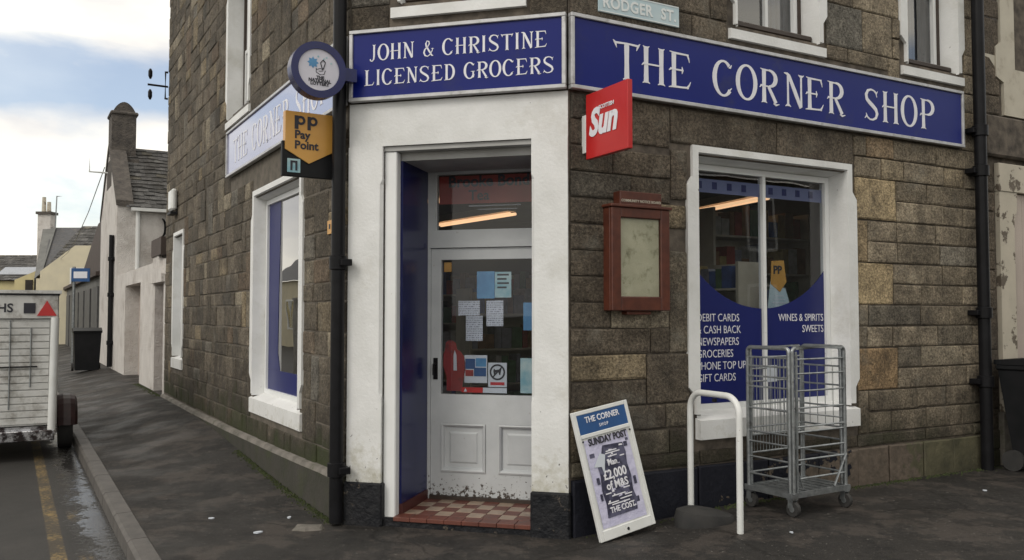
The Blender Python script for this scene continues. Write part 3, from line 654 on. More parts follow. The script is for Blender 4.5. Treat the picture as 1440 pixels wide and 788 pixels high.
def window(F, r, name='window', kind='shop', glass='glass', stops=(True, True), sill_h=.2, rdp=.20):
    "white stone margin with stops, splayed reveals, sill and joinery. r = outer rectangle of the margin"
    x0, x1, z0, z1 = r; mw = .115 if kind == 'shop' else .10; rd = rdp; pr = -.018
    W = obj(MB().box((0, 0, 0), (.001, .001, .001)), name, M['white'], SHOP, F) if False else None
    t0 = .055 if stops[1] else 0; b0 = .10 if (kind == 'shop') else .055
    ix0, ix1, iz0, iz1 = x0 + mw, x1 - mw, z0 + sill_h, z1 - .055
    zt, zb = z1 - .25, z0 + (.34 if kind == 'shop' else .3)
    mb = MB()
    def jamb(s, xa, xi):    # xa outer edge, xi inner edge; s=+1 left jamb
        pts = [(xa + s * .055, z1), (xa + s * .055, zt), (xa, zt - .07), (xa, zb + .07), (xa + s * .075, zb), (xa + s * .075, z0 + sill_h * .98), (xi, z0 + sill_h * .98), (xi, z1)]
        if s < 0: pts = [(xa + s * .055, z1), (xa + s * .055, zt), (xa, zt - .07), (xa, zb + .07), (xa + s * .05, zb), (xa + s * .05, z0 + sill_h * .98), (xi, z0 + sill_h * .98), (xi, z1)]; pts = pts[::-1]
        return pts
    mb.prism(jamb(1, x0, ix0), pr, .014); mb.prism(jamb(-1, x1, ix1), pr, .014)
    mb.box((ix0, pr, iz1), (ix1, .014, z1))
    # splayed reveals
    fx0, fx1, fz1 = ix0 + .03, ix1 - .03, iz1 - .05; yb = rd
    mb.add([(ix0, pr, iz0 - .02), (ix0, pr, iz1), (fx0, yb, fz1), (fx0, yb, iz0 - .02)], [(0, 1, 2, 3)])
    mb.add([(ix1, pr, iz0 - .02), (ix1, pr, iz1), (fx1, yb, fz1), (fx1, yb, iz0 - .02)], [(3, 2, 1, 0)])
    mb.add([(ix0, pr, iz1), (ix1, pr, iz1), (fx1, yb, fz1), (fx0, yb, fz1)], [(0, 3, 2, 1)])
    w = obj(mb, name, M['white'], SHOP, F)
    # sill: sloping top
    s0, s1 = (x0 + .085, x1 - .035) if F is FR and kind == 'shop' else (x0 + .02, x1 - .02)
    mb = MB(); fy = pr - .03 if (kind == 'shop' and F is FR) else pr - .004
    mb.add([(s0, fy, z0), (s1, fy, z0), (s1, fy, iz0 - .05), (s0, fy, iz0 - .05), (s0, rd, iz0 + .01), (s1, rd, iz0 + .01), (s0, .02, z0), (s1, .02, z0)], [(0, 1, 2, 3), (3, 2, 5, 4), (0, 6, 7, 1), (0, 3, 4, 6), (1, 7, 5, 2)])
    obj(mb, 'sill', M['white'], w, F)
    return w, (fx0, fx1, iz0, fz1), rd
def frame_part(name, F, par, rc, y, t, d, m, mull=(), rails=()):
    x0, x1, z0, z1 = rc; mb = MB()
    mb.box((x0, y, z0), (x0 + t, y + d, z1)); mb.box((x1 - t, y, z0), (x1, y + d, z1)); mb.box((x0 + t, y + .001, z0), (x1 - t, y + d, z0 + t)); mb.box((x0 + t, y + .001, z1 - t), (x1 - t, y + d, z1))
    for mx in mull: mb.box((mx - .017, y + .002, z0 + t), (mx + .017, y + d, z1 - t))
    for rz in rails: mb.box((x0 + t, y + .003, rz - .02), (x1 - t, y + d, rz + .02))
    return obj(mb, name, m, par, F)
def pane(F, par, x0, x1, z0, z1, y, m): return BX('pane', (x0, y, z0), (x1, y + .006, z1), m, par, F)

# --- big shop window on the street
wR, rc, rd = window(FR, RW, 'shop_window')
x0, x1, z0, z1 = rc; midx = 2.12
frame_part('frame', FR, wR, (x0, x1, z0, z1), rd - .03, .05, .06, M['whitegloss'], (midx,))
pane(FR, wR, x0 + .05, midx - .022, z0 + .04, z1 - .05, rd, M['glass']); pane(FR, wR, midx + .022, x1 - .05, z0 + .04, z1 - .05, rd, M['glass'])
gl, gr, gb, gt = x0 + .05, x1 - .05, z0 + .05, z1 - .05
cxr, czr, RR = 2.11, 2.67, 1.016
def film(a, b, n=14):
    P = [(a, gb), (b, gb)]
    for i in range(n + 1):
        x = b + (a - b) * i / n; P.append((x, czr - math.sqrt(RR ** 2 - (x - cxr) ** 2)))
    return P
obj(MB().prism(film(gl, midx - .023), rd - .0035, rd - .0015), 'vinyl_film', M['bluefilm'], wR, FR)
obj(MB().prism(film(midx + .023, gr), rd - .0035, rd - .0015), 'vinyl_film', M['bluefilm'], wR, FR)
for i, t in enumerate(['DEBIT CARDS', '& CASH BACK', 'NEWSPAPERS', 'GROCERIES', 'PHONE TOP UPS', 'GIFT CARDS']):
    TXT(wR, FR, 1.372, rd - .0055, 1.545 - .0995 * i, t, .093, M['letter'], bold=-.0006, sx=.82)
for i, t in enumerate(['WINES & SPIRITS', 'SWEETS']):
    TXT(wR, FR, gr - .015, rd - .0055, 1.545 - .0995 * i, t, .093, M['letter'], bold=-.0006, sx=.82, align='RIGHT')
M['valance'] = mat('lavender_valance', (.20, .22, .38), (.16, .18, .33), 4, .6)
BX('valance', (gl, rd + .012, 2.62), (gr, rd + .014, 2.735), M['valance'], wR, FR)
for k in range(4):
    for b0_ in (gl + .10, midx + .09): BX('emblem', (b0_ + k * .165, rd + .009, 2.652), (b0_ + .052 + k * .165, rd + .0118, 2.712), M['bluefilm'], wR, FR)
# --- side shop window
wLw, rc, rd = window(FL, LWn, 'shop_window', rdp=.14)
x0, x1, z0, z1 = rc
frame_part('frame', FL, wLw, rc, rd - .03, .05, .06, M['whitegloss'], ())
pane(FL, wLw, x0 + .05, x1 - .05, z0 + .04, z1 - .05, rd, M['glassside'])
BX('vinyl_film', (x0 + .05, rd - .0035, z0 + .05), (x1 - .05, rd - .0015, z0 + .26), M['bluefilm'], wLw, FL)
obj(MB().prism([(x0 + .05, z0 + .262), (x0 + .50, z0 + .262), (x0 + .42, 1.2), (x0 + .43, 1.75), (x0 + .46, 2.25), (x0 + .48, z1 - .05), (x0 + .05, z1 - .05)], rd - .0035, rd - .0015), 'vinyl_film', M['bluefilm'], wLw, FL)
# --- far side window
wL2, rc, rd = window(FL, LW2, 'side_window', 'small')
frame_part('frame', FL, wL2, rc, rd - .03, .05, .06, M['whitegloss'], (), (1.9,)); pane(FL, wL2, rc[0] + .04, rc[1] - .04, rc[2], rc[3], rd, M['glass'])
BX('curtain', (rc[0], rd + .05, rc[2]), (rc[1], rd + .06, rc[3]), M['curtain'], wL2, FL)
# --- upper windows
def upper(F, r, bar, cur=True):
    w, rc, rd = window(F, r, 'upper_window', 'small', sill_h=.13); x0, x1, z0, z1 = rc
    BX('weather_bar', (x0 - .02, rd - .15, z0 + .012), (x1 + .015, rd - .03, z0 + .062), M['brown'], w, F, bev=.01)
    frame_part('frame', F, w, (x0, x1, z0 + .02, z1), rd - .035, .035, .05, M['brown'])
    frame_part('sash', F, w, (x0 + .036, x1 - .036, z0 + .062, (z0 + z1) / 2 + .02), rd - .025, .045, .04, M['whitegloss'], bar)
    frame_part('sash', F, w, (x0 + .036, x1 - .036, (z0 + z1) / 2 + .021, z1 - .036), rd - .005, .045, .04, M['whitegloss'], bar)
    pane(F, w, x0 + .08, x1 - .08, z0 + .1, z1 - .08, rd + .01, M['glassside'])
    a, b = (.40, .05) if cur else (1, 1)
    BX('room', (x0 - .2, rd + 1.2, z0 - .2), (x1 + .2, rd + 1.25, z1 + .2), M['dark'], w, F)
    mb = MB()
    for sx_ in (0, 1):
        n = 12; wv = .28 if sx_ else .22
        for k in range(n):
            xa = (x0 + .02 + wv * k / n) if sx_ == 0 else (x1 - .02 - wv * (k + 1) / n); y = rd + .10 + .02 * math.sin(k * 2.2)
            mb.box((xa, y, z0), (xa + wv / n, y + .01, z1))
    obj(mb, 'curtain', M['curtain'], w, F)
    return w
upper(FR, RU1, (2.18,)); upper(FR, RU2, (), False); upper(FC, CU, (.88,)); upper(FL, LU, ())

# --- corner doorway: painted stone surround
door_sur = obj(MB().box((0, 0, 2.9), (1.73, .014, 3.238)).box((.283, .0141, 2.9), (1.458, .2, 2.95)), 'door_lintel', M['white'], SHOP, FC)
def pilaster(x0, x1, inner):
    mb = MB(); f = -.012
    s = 1 if inner > 0 else -1
    xi = x1 if inner > 0 else x0; xo = x0 if inner > 0 else x1; y1 = .12
    # chamfered arris with stops at head and foot
    prof = []
    for z, c in ((.30, 0), (.95, 0), (1.0, .022), (2.60, .022), (2.64, 0), (2.899, 0)):
        prof.append([(xo, .014, z), (xo, f, z), (xi - s * (c + .0001), f, z), (xi, f + c + .0001, z), (xi, y1, z)])
    n = 5
    for i in range(len(prof) - 1):
        for k in range(n - 1): mb.add([prof[i][k], prof[i][k + 1], prof[i + 1][k + 1], prof[i + 1][k]], [(0, 1, 2, 3) if inner > 0 else (3, 2, 1, 0)])
    return obj(mb, 'pilaster', M['white'], SHOP, FC)
p1 = pilaster(.0, .283, 1); p2 = pilaster(1.458, 1.73, -1)
for a, b in ((-.02, .30), (1.452, 1.745)):
    BX('plinth_block', (a, -.035, -.15), (b, .14, .325), M['black_plinth'], SHOP, FC, bev=.012)
# reveal: timber post, blue left panel, grey soffit
DD = .68
BX('door_post', (.284, .03, .02), (.385, .115, 2.86), M['whitegloss'], SHOP, FC, bev=.008)
BX('door_post', (1.446, .05, .02), (1.457, .115, 2.86), M['whitegloss'], SHOP, FC, bev=.008)
BX('blue_reveal_panel', (.36, .116, .15), (.402, DD - .0, 2.80), M['bluepaint'], SHOP, FC)
BX('blue_reveal_panel', (1.457, .116, .15), (1.49, DD - .0, 2.80), M['bluepaint'], SHOP, FC)
BX('skirting', (.36, .117, .06), (.412, DD, .149), M['skirt'], SHOP, FC)
BX('doorway_soffit', (.284, .02, 2.862), (1.457, DD + .1, 2.898), M['reveal'], SHOP, FC)
BX('doorway_soffit', (.386, .116, 2.80), (1.456, DD + .05, 2.861), M['reveal'], SHOP, FC)
fl = BX('step', (.285, .004, -.1), (1.457, DD + .1, .066), M['black_plinth'], SHOP, FC)
# quarry tiles
rt = random.Random(3); z = .0665
for k in range(8):
    a = .386 + k * .135; b = min(a + .132, 1.456)
    if b > a + .02: BX('tile', (a, -.012, .045), (b, .125, z + .010), M['tile_r'], fl, FC, bev=.003)
for j in range(4):
    for k in range(9):
        a = .415 + k * .125 - .06 * 0; b = min(a + .122, 1.456); y0 = .128 + j * .138
        if b > a + .02: BX('tile', (a, y0, .05), (b, y0 + .134, z + .010 + rt.uniform(-.0012, .0012)), M['tile_b'] if (j + k) % 2 == 0 else M['tile_r'], fl, FC, bev=.0025)
# door frame, fanlight
mb = MB()
mb.box((.403, DD, .07), (.43, DD + .09, 2.80)); mb.box((1.465, DD, .07), (1.52, DD + .09, 2.80)); mb.box((.43, DD - .012, 2.16), (1.465, DD + .08, 2.20)); mb.box((.43, DD - .002, 2.20), (1.465, DD + .08, 2.298)); mb.box((.43, DD, 2.79), (1.465, DD + .08, 2.84)); mb.box((.43, DD + .001, 2.298), (.468, DD + .08, 2.79))
obj(mb, 'door_frame', M['door'], SHOP, FC)
fan = frame_part('fanlight', FC, SHOP, (.468, 1.465, 2.298, 2.79), DD + .01, .012, .05, M['door'])
pane(FC, fan, .48, 1.45, 2.31, 2.78, DD + .03, M['glassdoor'])
door = BX('door', (.432, DD + .012, .105), (.519, DD + .06, 2.155), M['door'], SHOP, FC)
mb = MB(); y = DD + .012
mb.box((.519, y + .0005, 2.06), (1.40, y + .048, 2.155)); mb.box((.519, y + .0005, .70), (1.40, y + .048, .94)); mb.box((.519, y + .0005, .105), (1.40, y + .048, .30)); mb.box((1.40, y, .105), (1.463, y + .048, 2.155)); mb.box((.907, y + .0005, .30), (1.015, y + .048, .70))
obj(mb, 'rail', M['door'], door, FC)
def panelm(a, b):
    mb = MB(); o = .0
    P = [(a, .30), (b, .30), (b, .70), (a, .70)]; ins = lambda k: [(a + k, .30 + k), (b - k, .30 + k), (b - k, .70 - k), (a + k, .70 - k)]
    rings = [(ins(0), y - .008), (ins(.012), y - .012), (ins(.024), y - .002), (ins(.034), y + .02), (ins(.07), y + .02), (ins(.085), y + .010)]
    vs = [(x, yy, z) for r, yy in rings for x, z in r]; fs = [(4 * i + k, 4 * i + (k + 1) % 4, 4 * i + 4 + (k + 1) % 4, 4 * i + 4 + k) for i in range(5) for k in range(4)] + [(20, 21, 22, 23)]
    obj(mb.add(vs, fs), 'panel', M['door'], door, FC)
panelm(.519, .907); panelm(1.015, 1.40)
BX('pane', (.519, y + .02, .94), (1.40, y + .026, 2.06), M['glassdoor'], door, FC)
mb = MB().box((.452, y - .008, 1.06), (.492, y - .0005, 1.24), bev=.003).tube([(.472, y - .008, 1.19), (.472, y - .05, 1.19)], .009).tube([(.472, y - .05, 1.19), (.472, y - .05, 1.10)], .011)
obj(mb, 'handle', M['black'], door, FC)
BX('threshold', (.43, DD - .02, .06), (1.47, DD + .09, .104), M['brown'], SHOP, FC)

# ---------------------------------------------------------------- things in the doorway
def sheet(name, label, cat, F, x0, x1, z0, z1, y, m, group=None):
    t = thing(name, label, cat, off(F, (x0 + x1) / 2, y, (z0 + z1) / 2), group); w, h = (x1 - x0) / 2, (z1 - z0) / 2
    BX('sheet', (-w, 0, -h), (w, .002, h), m, t); return t, w, h
yi = DD + .0405
sheet('paper_notice', 'landscape white paper notice, left of the three in the door glass', 'notice', FC, .66, .848, 1.593, 1.716, yi, M['print'], 'white paper notices in the door')
sheet('paper_notice', 'upright white paper notice at the right of three in the door glass', 'notice', FC, .905, 1.05, 1.506, 1.718, yi, M['print'], 'white paper notices in the door')
sheet('paper_notice', 'upright white paper notice hanging lowest of three in the door glass', 'notice', FC, .727, .873, 1.383, 1.590, yi, M['print'], 'white paper notices in the door')
sheet('poster', 'mid blue poster high in the door glass', 'poster', FC, .822, .975, 1.735, 1.96, yi, M['pblue'])
t, w_, h_ = sheet('poster', 'pale green and white poster beside the blue poster in the door', 'poster', FC, .978, 1.118, 1.742, 1.955, yi, M['pteal'])
for k in range(4): BX('print_line', (-.05, -.0012, .075 - .035 * k), (.05 - .02 * (k % 2), -.0002, .09 - .035 * k), M['ink'], t)
t = thing('poster', 'red figure shaped cut-out poster at lower left of the door glass', 'poster', off(FC, .56, yi, .965))
P = [(0, 0), (.13, 0), (.15, .12), (.17, .2), (.155, .28), (.12, .33), (.09, .345), (.08, .40), (.03, .43), (-.01, .40), (-.015, .34), (-.03, .30), (-.03, .2), (.0, .12)]
obj(MB().prism(P, 0, .002), 'sheet', M['redsoft'], t); obj(MB().prism([(.06, .17), (.09, .17), (.085, .3), (.07, .34), (.06, .3)], -.002, -.0005), 'white_patch', M['paper'], t)
t, w_, h_ = sheet('poster', 'blue and white collage poster low in the door glass', 'poster', FC, .715, .912, 1.035, 1.265, yi, M['paper'])
TXT(t, off(FC, .73, yi - .002, 1.275), 0, 0, 0, 'GROCERIES', .032, M['inkred'], name='print_line', bold=.001) if False else None
for a, b, c, d, mm in ((-.09, -.005, .0, .085, 'nblue'), (.0, .09, .02, .09, 'pblue'), (-.09, -.02, -.06, -.008, 'redsoft'), (-.015, .09, -.06, .012, 'nblue')): BX('picture', (a, -.0015, c), (b, -.0003, d), M[mm], t)
t, w_, h_ = sheet('no_dogs_sign', 'white square no dogs sign with black barred circle on the door', 'sign', FC, .92, 1.08, 1.005, 1.205, yi, M['paper'])
obj(MB().ring((0, .022), .052, .066, -.0025, -.0003), 'circle', M['ink'], t)
obj(MB().prism([(-.045, -.018), (-.037, -.026), (.045, .062), (.037, .070)], -.0035, -.0026), 'bar', M['ink'], t)
obj(MB().prism([(-.035, .03), (-.03, .05), (-.015, .04), (.02, .045), (.035, .055), (.03, .03), (.025, .0), (.015, .0), (.01, .02), (-.015, .02), (-.02, .0), (-.03, .0)], -.0022, -.0003), 'dog_silhouette', M['ink'], t)
BX('print_line', (-.06, -.0015, -.085), (.06, -.0003, -.06), M['inkred'], t)
t, w_, h_ = sheet('sticker', 'long red and white sticker along the bottom of the door glass', 'sticker', FC, .69, 1.08, .955, .998, yi, M['paper'])
BX('red_band', (-w_, -.0015, -h_), (-.01, -.0003, h_), M['red'], t)
obj(MB().prism([(-.175, -.014), (-.145, -.014), (-.16, .014)], -.003, -.0016), 'triangle', M['paper'], t)
t, w_, h_ = sheet('leaflet', 'teal and white leaflet at right of the door glass bottom', 'leaflet', FC, 1.195, 1.335, .96, 1.245, yi, M['pteal'])
sheet('poster', 'pale blue poster half hidden behind the right door pillar', 'poster', FC, 1.22, 1.36, 1.472, 1.70, yi, M['pblue'])
sheet('sticker', 'small grey and gold sticker in the top left corner of the door glass', 'sticker', FC, .535, .60, 1.96, 2.04, yi, M['yellow'])
# tea advert in the fanlight
t = thing('tea_advert', 'faded red tea advert transfer inside the fanlight over the door', 'advert', off(FC, .95, DD + .039, 2.60))
M['fadedred'] = mat('faded_red_film', (.34, .045, .035), (.26, .035, .028), 5, .6)
BX('film', (-.46, 0, -.07), (.5, .0015, .165), M['fadedred'], t)
TXT(t, WM[t.name], -.38, -.002, .075, 'Brooke', .13, M['ink'], bold=.004); TXT(t, WM[t.name], .05, -.002, .075, 'Bond', .13, M['ink'], bold=.004); TXT(t, WM[t.name], -.11, -.002, -.04, 'Tea', .12, M['ink'], bold=.002, align='CENTER')
BX('print_line', (-.2, .0, -.095), (.25, .0015, -.085), M['curtain'], t); BX('print_line', (-.12, .0, -.125), (.22, .0015, -.117), M['curtain'], t)

# ---------------------------------------------------------------- fascia signs
def fascia(name, label, F, x0, x1, z0, z1, face='blue'):
    t = thing(name, label, 'sign', off(F, x0, -.03, z0)); w, h = x1 - x0, z1 - z0
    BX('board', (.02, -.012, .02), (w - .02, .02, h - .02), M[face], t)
    mb = MB(); b = .03
    for a, c in (((0, -.03, 0), (w, .022, b)), ((0, -.03, h - b), (w, .022, h)), ((0, -.0295, b), (b, .0215, h - b)), ((w - b, -.0295, b), (w, .0215, h - b))): mb.box(a, c, bev=.004)
    obj(mb, 'trim', M['alu'], t); return t
sR = fascia('fascia_sign', 'long blue board lettered THE CORNER SHOP above the right shop window', FR, -.004, 4.60, 3.246, 3.806)
LT = [('T', .379, .621), ('H', .636, .873), ('E', .901, 1.125), ('C', 1.35, 1.572), ('O', 1.604, 1.836), ('R', 1.861, 2.08), ('N', 2.146, 2.384), ('E', 2.40, 2.625), ('R', 2.667, 2.89), ('S', 3.148, 3.355), ('H', 3.391, 3.631), ('O', 3.662, 3.895), ('P', 3.931, 4.156)]
letters([(c, a, b, 3.375, 3.658 if i not in (0,) else 3.665) for i, (c, a, b) in enumerate(LT)], FR, sR, -.042, M['letter'])
sC = fascia('fascia_sign', 'short blue board lettered JOHN & CHRISTINE LICENSED GROCERS above the corner door', FC, .016, 1.726, 3.246, 3.804)
def line(txt, x0, x1, z0, h, wid):
    tot = sum({' ': .55, 'I': .5, 'J': .7}.get(c, 1) for c in txt) ; u = (x1 - x0) / tot; x = x0; out = []
    for c in txt:
        a = {' ': .55, 'I': .5, 'J': .7}.get(c, 1) * u
        if c != ' ': out.append((c, x + .06 * u, x + a - .06 * u, z0, z0 + h))
        x += a
    return out
letters(line('JOHN & CHRISTINE', .175, 1.59, 3.56, .122, .1) + line('LICENSED GROCERS', .13, 1.645, 3.367, .12, .1), FC, sC, -.042, M['letter'])
sL = fascia('fascia_sign', 'long blue board lettered THE CORNER SHOP on the side street wall', FL, -4.16, -.02, 3.236, 3.786, 'bluesheen')
k = 4.14 / 4.6
letters([(c, -4.16 + a * k, -4.16 + b * k, 3.362, 3.64) for c, a, b in LT], FL, sL, -.042, M['letter'])
# ---------------------------------------------------------------- street name plate
t = thing('street_name_plate', 'pale street name plate reading RODGER ST. above the blue board', 'sign', off(FR, .262, -.012, 3.868))
BX('plate', (0, -.006, 0), (.772, .006, .165), M['bluegrey'], t, bev=.003)
M['platewhite'] = mat('plate_white', (.75, .78, .78), (.68, .72, .72), 8, .4)
TXT(t, WM[t.name], .035, -.0085, .040, 'RODGER', .122, M['platewhite'], bold=.0032, sx=.9, space=1.1); TXT(t, WM[t.name], .74, -.0085, .040, 'ST.', .122, M['platewhite'], bold=.0032, sx=.9, align='RIGHT', space=1.1)
obj(MB().box((0.006, -.0085, .004), (.766, -.0062, .011)).box((0.006, -.0085, .154), (.766, -.0062, .161)), 'border', M['platewhite'], t)
# ---------------------------------------------------------------- projecting newspaper sign
F = FR @ Matrix.Translation((.14, -.055, 0)) @ Matrix.Rotation(-math.pi / 2, 4, 'Z')     # x points out of the wall, y to the wall's right
t = thing('newspaper_sign', 'red square newspaper sign reading Sun projecting from the wall beside the door', 'sign', F @ Matrix.Translation((0, 0, 2.73)))
BX('panel', (0, -.02, 0), (.51, .02, .475), M['red'], t, bev=.003)
TXT(t, WM[t.name], .045, -.0235, .165, 'Sun', .265, M['letter'], bold=.011, sx=.88, shear=.25)
TXT(t, WM[t.name], .17, -.0235, .335, 'SCOTTISH', .04, M['letter'], bold=.001)
BX('bracket', (-.055, -.022, .05), (-.001, .022, .33), M['whitemetal'], t, bev=.003)
# ---------------------------------------------------------------- lottery disc sign
def proj_frame(F, u, z, out):   # faces towards the corner viewer; x reads left to right, origin at outer edge
    G_ = F @ Matrix.Translation((u, 0, z))
    # x axis = inward direction of L wall (reads towards the wall), front (-y) = towards corner
    return G_ @ Matrix(((0, -1, 0, 0), (1, 0, 0, 0), (0, 0, 1, 0), (0, 0, 0, 1)))
F = proj_frame(FL, .125, 3.43, 0)
t = thing('lottery_sign', 'round blue rimmed lottery sign with crossed fingers emblem on the side wall', 'sign', F)
cx = -.303
obj(MB().ring((cx, 0), .157, .212, -.05, .05, 48), 'rim', M['bluepaint'], t, smooth=True)
M['signwhite'] = mat('sign_white', (.62, .61, .68), (.55, .55, .62), 6, .4)
obj(MB().disc((cx, 0), .160, -.040, .040, 40), 'face', M['signwhite'], t)
obj(MB().box((-.10, -.03, -.05), (.0, .03, .05)).box((-.12, .031, -.04), (-.02, .07, .04)), 'bracket', M['bluepaint'], t)
star = []
for k in range(16):
    r = (.044, .029)[k % 2]; a = 2 * math.pi * k / 16; star.append((cx - .045 + r * math.cos(a), .05 + r * math.sin(a)))
obj(MB().prism(star, -.0425, -.0402), 'star', M['pblue'], t)
hand = MB()
for q, ww in (([(cx + .03, .0), (cx + .012, .055), (cx + .03, .075)], .007), ([(cx + .035, .01), (cx + .05, .06), (cx + .03, .08)], .007), ([(cx - .02, .012), (cx - .02, -.02), (cx + .01, -.035), (cx + .04, -.03), (cx + .05, .0)], .0045), ([(cx - .02, .0), (cx + .01, .012), (cx + .035, .005)], .004), ([(cx + .0, -.01), (cx + .03, -.005)], .0035)):
    hand.tube([(x, -.0412, z) for x, z in q], ww * .6, 6)
obj(hand, 'crossed_fingers', M['ink'], t)
TXT(t, F, cx + .012, -.042, -.068, 'THE', .032, M['ink'], bold=.0012, align='CENTER')
TXT(t, F, cx + .008, -.042, -.092, 'NATIONAL', .034, M['ink'], bold=.0012, align='CENTER')
TXT(t, F, cx + .008, -.042, -.116, 'LOTTERY', .034, M['ink'], bold=.0012, align='CENTER')
for sx_, sz_ in ((-.045, .1), (.0, .085), (.02, .1), (.055, .06)): obj(MB().disc((cx + sx_ + .04, sz_), .008, -.0422, -.0402, 6), 'spark', M['pteal'], t)
# ---------------------------------------------------------------- payment point sign
F = proj_frame(FL, -.13, 2.66, 0) @ Matrix.Translation((-.08, 0, 0))
t = thing('payment_sign', 'black and amber shield sign reading Pay Point below the round lottery sign', 'sign', F)
BX('backing', (-.415, -.02, 0), (-.0, .02, .27), M['blackmatt'], t, bev=.004)
obj(MB().prism([(-.395, .50), (-.395, .205), (-.21, .105), (-.025, .205), (-.025, .50)], -.032, .032), 'shield', M['yellow'], t)
def pp(x, z, s, w2):
    mb = MB(); mb.box((x, -.0345, z), (x + w2, -.0325, z + s)); mb.ring((x + w2 + s * .17, z + s * .66), s * .16, s * .34, -.0350, -.0325, 20); return mb
obj(pp(-.325, .365, .105, .03), 'logo_letter', M['ink'], t); obj(pp(-.225, .365, .105, .026), 'logo_letter', M['ink'], t)
TXT(t, F, -.325, -.034, .295, 'Pay', .088, M['ink'], bold=.0025); TXT(t, F, -.325, -.034, .215, 'Point', .088, M['ink'], bold=.0025)
BX('small_logo', (-.375, -.024, .03), (-.275, -.0205, .135), M['pteal'], t)
obj(MB().box((-.352, -.027, .045), (-.336, -.0245, .11)).box((-.314, -.027, .045), (-.298, -.0245, .11)).box((-.352, -.0272, .105), (-.298, -.0247, .12)), 'small_logo', M['ink'], t)
BX('bracket', (-.02, -.018, .3), (.08, .018, .46), M['blackmatt'], t)
# ---------------------------------------------------------------- drainpipes
def drainpipe(label, F, x, y, zt, zb, r, collars, shoe=False):
    t = thing('drainpipe', label, 'drainpipe', off(F, x, y, zb), 'black iron drainpipes')
    obj(MB().tube([(0, 0, 0), (0, 0, zt - zb)], r, 16), 'pipe', M['black'], t, smooth=True)
    for z in collars:
        obj(MB().tube([(0, 0, z - zb - .055), (0, 0, z - zb - .05), (0, 0, z - zb + .05), (0, 0, z - zb + .055)], [r * 1.1, r * 1.3, r * 1.3, r * 1.1], 16), 'collar', M['black'], t, smooth=True)
        BX('bracket', (-r * 2.1, -.01, z - zb - .025), (r * 2.1, .0 + abs(y) * .9, z - zb + .025), M['black'], t, bev=.004)
    return t
drainpipe('black drainpipe at the left corner beside the door pillar', FL, -.0, -.085, 7.3, .02, .052, [2.0, 4.6, .42])
drainpipe('thick black drainpipe right of the shop window under the sign end', FR, 4.77, -.105, 7.3, .08, .058, [3.42, 3.02, 1.62, .95])
# ---------------------------------------------------------------- notice cabinet
t = thing('notice_cabinet', 'red-brown timber notice cabinet with yellowed sheets beside the window', 'notice cabinet', off(FR, .305, -.115, 1.63))
W_, H_ = .54, .765
BX('back', (.0, .03, .0), (W_, .113, H_), M['mahog'], t, bev=.004)
mb = MB()
for a, b in (((0, 0, 0), (.085, .03, H_)), ((W_ - .085, 0, 0), (W_, .03, H_)), ((.085, .001, 0), (W_ - .085, .03, .105)), ((.085, .001, H_ - .075), (W_ - .085, .03, H_))): mb.box(a, b, bev=.006)
obj(mb, 'door_frame', M['mahog'], t)
BX('paper', (.087, .0255, .106), (.262, .0275, H_ - .077), M['printcream'], t); BX('paper', (.257, .0262, .106), (.452, .0282, H_ - .077), M['printcream'], t)
BX('pane', (.086, .016, .1055), (W_ - .086, .019, H_ - .0755), M['glass'], t)
BX('cornice', (-.015, -.015, H_), (W_ + .015, .113, H_ + .022), M['mahog'], t, bev=.005)
BX('header', (.09, .02, H_ + .022), (W_ - .06, .11, H_ + .125), M['mahog'], t, bev=.006)
TXT(t, WM[t.name], .285, .0185, H_ + .045, 'COMMUNITY NOTICE BOARD', .027, M['creamstone'], align='CENTER', bold=.0004)
BX('base_moulding', (.16, .03, -.03), (W_ - .16, .113, -.001), M['mahog'], t, bev=.005)
# ---------------------------------------------------------------- small wall items on the side wall
t = thing('small_sign', 'small yellow sign on the stone wall beside the left drainpipe', 'sign', off(FL, -.40, -.016, 2.26)); BX('plate', (-.06, -.004, 0), (.06, .01, .11), M['yellow'], t); BX('symbol', (-.018, -.0055, .04), (.018, -.0042, .08), M['ink'], t)
t = thing('alarm_box', 'white alarm box high on the far end of the side wall', 'alarm box', off(FL, -7.95, -.02, 3.22)); BX('case', (-.17, -.09, .02), (.17, .0, .36), M['whitemetal'], t, bev=.03); BX('base', (-.17, -.1, -.04), (.17, .0, -.001), M['blackmatt'], t)
t = thing('cable_bracket', 'black iron bracket with two insulators at the far top of the side wall', 'bracket', off(FL, -8.9, -.02, 5.25))
obj(MB().tube([(0, 0, .2), (0, -.32, .2)], .018).tube([(-.02, 0, 0), (-.02, -.04, 0), (-.02, -.04, .45), (-.02, 0, .45)], .02), 'arm', M['black'], t)
for z in (-.05, .3): obj(MB().tube([(0, -.28, z), (0, -.28, z + .05), (0, -.28, z + .13), (0, -.28, z + .17)], [.015, .034, .034, .015], 10), 'insulator', M['black'], t)
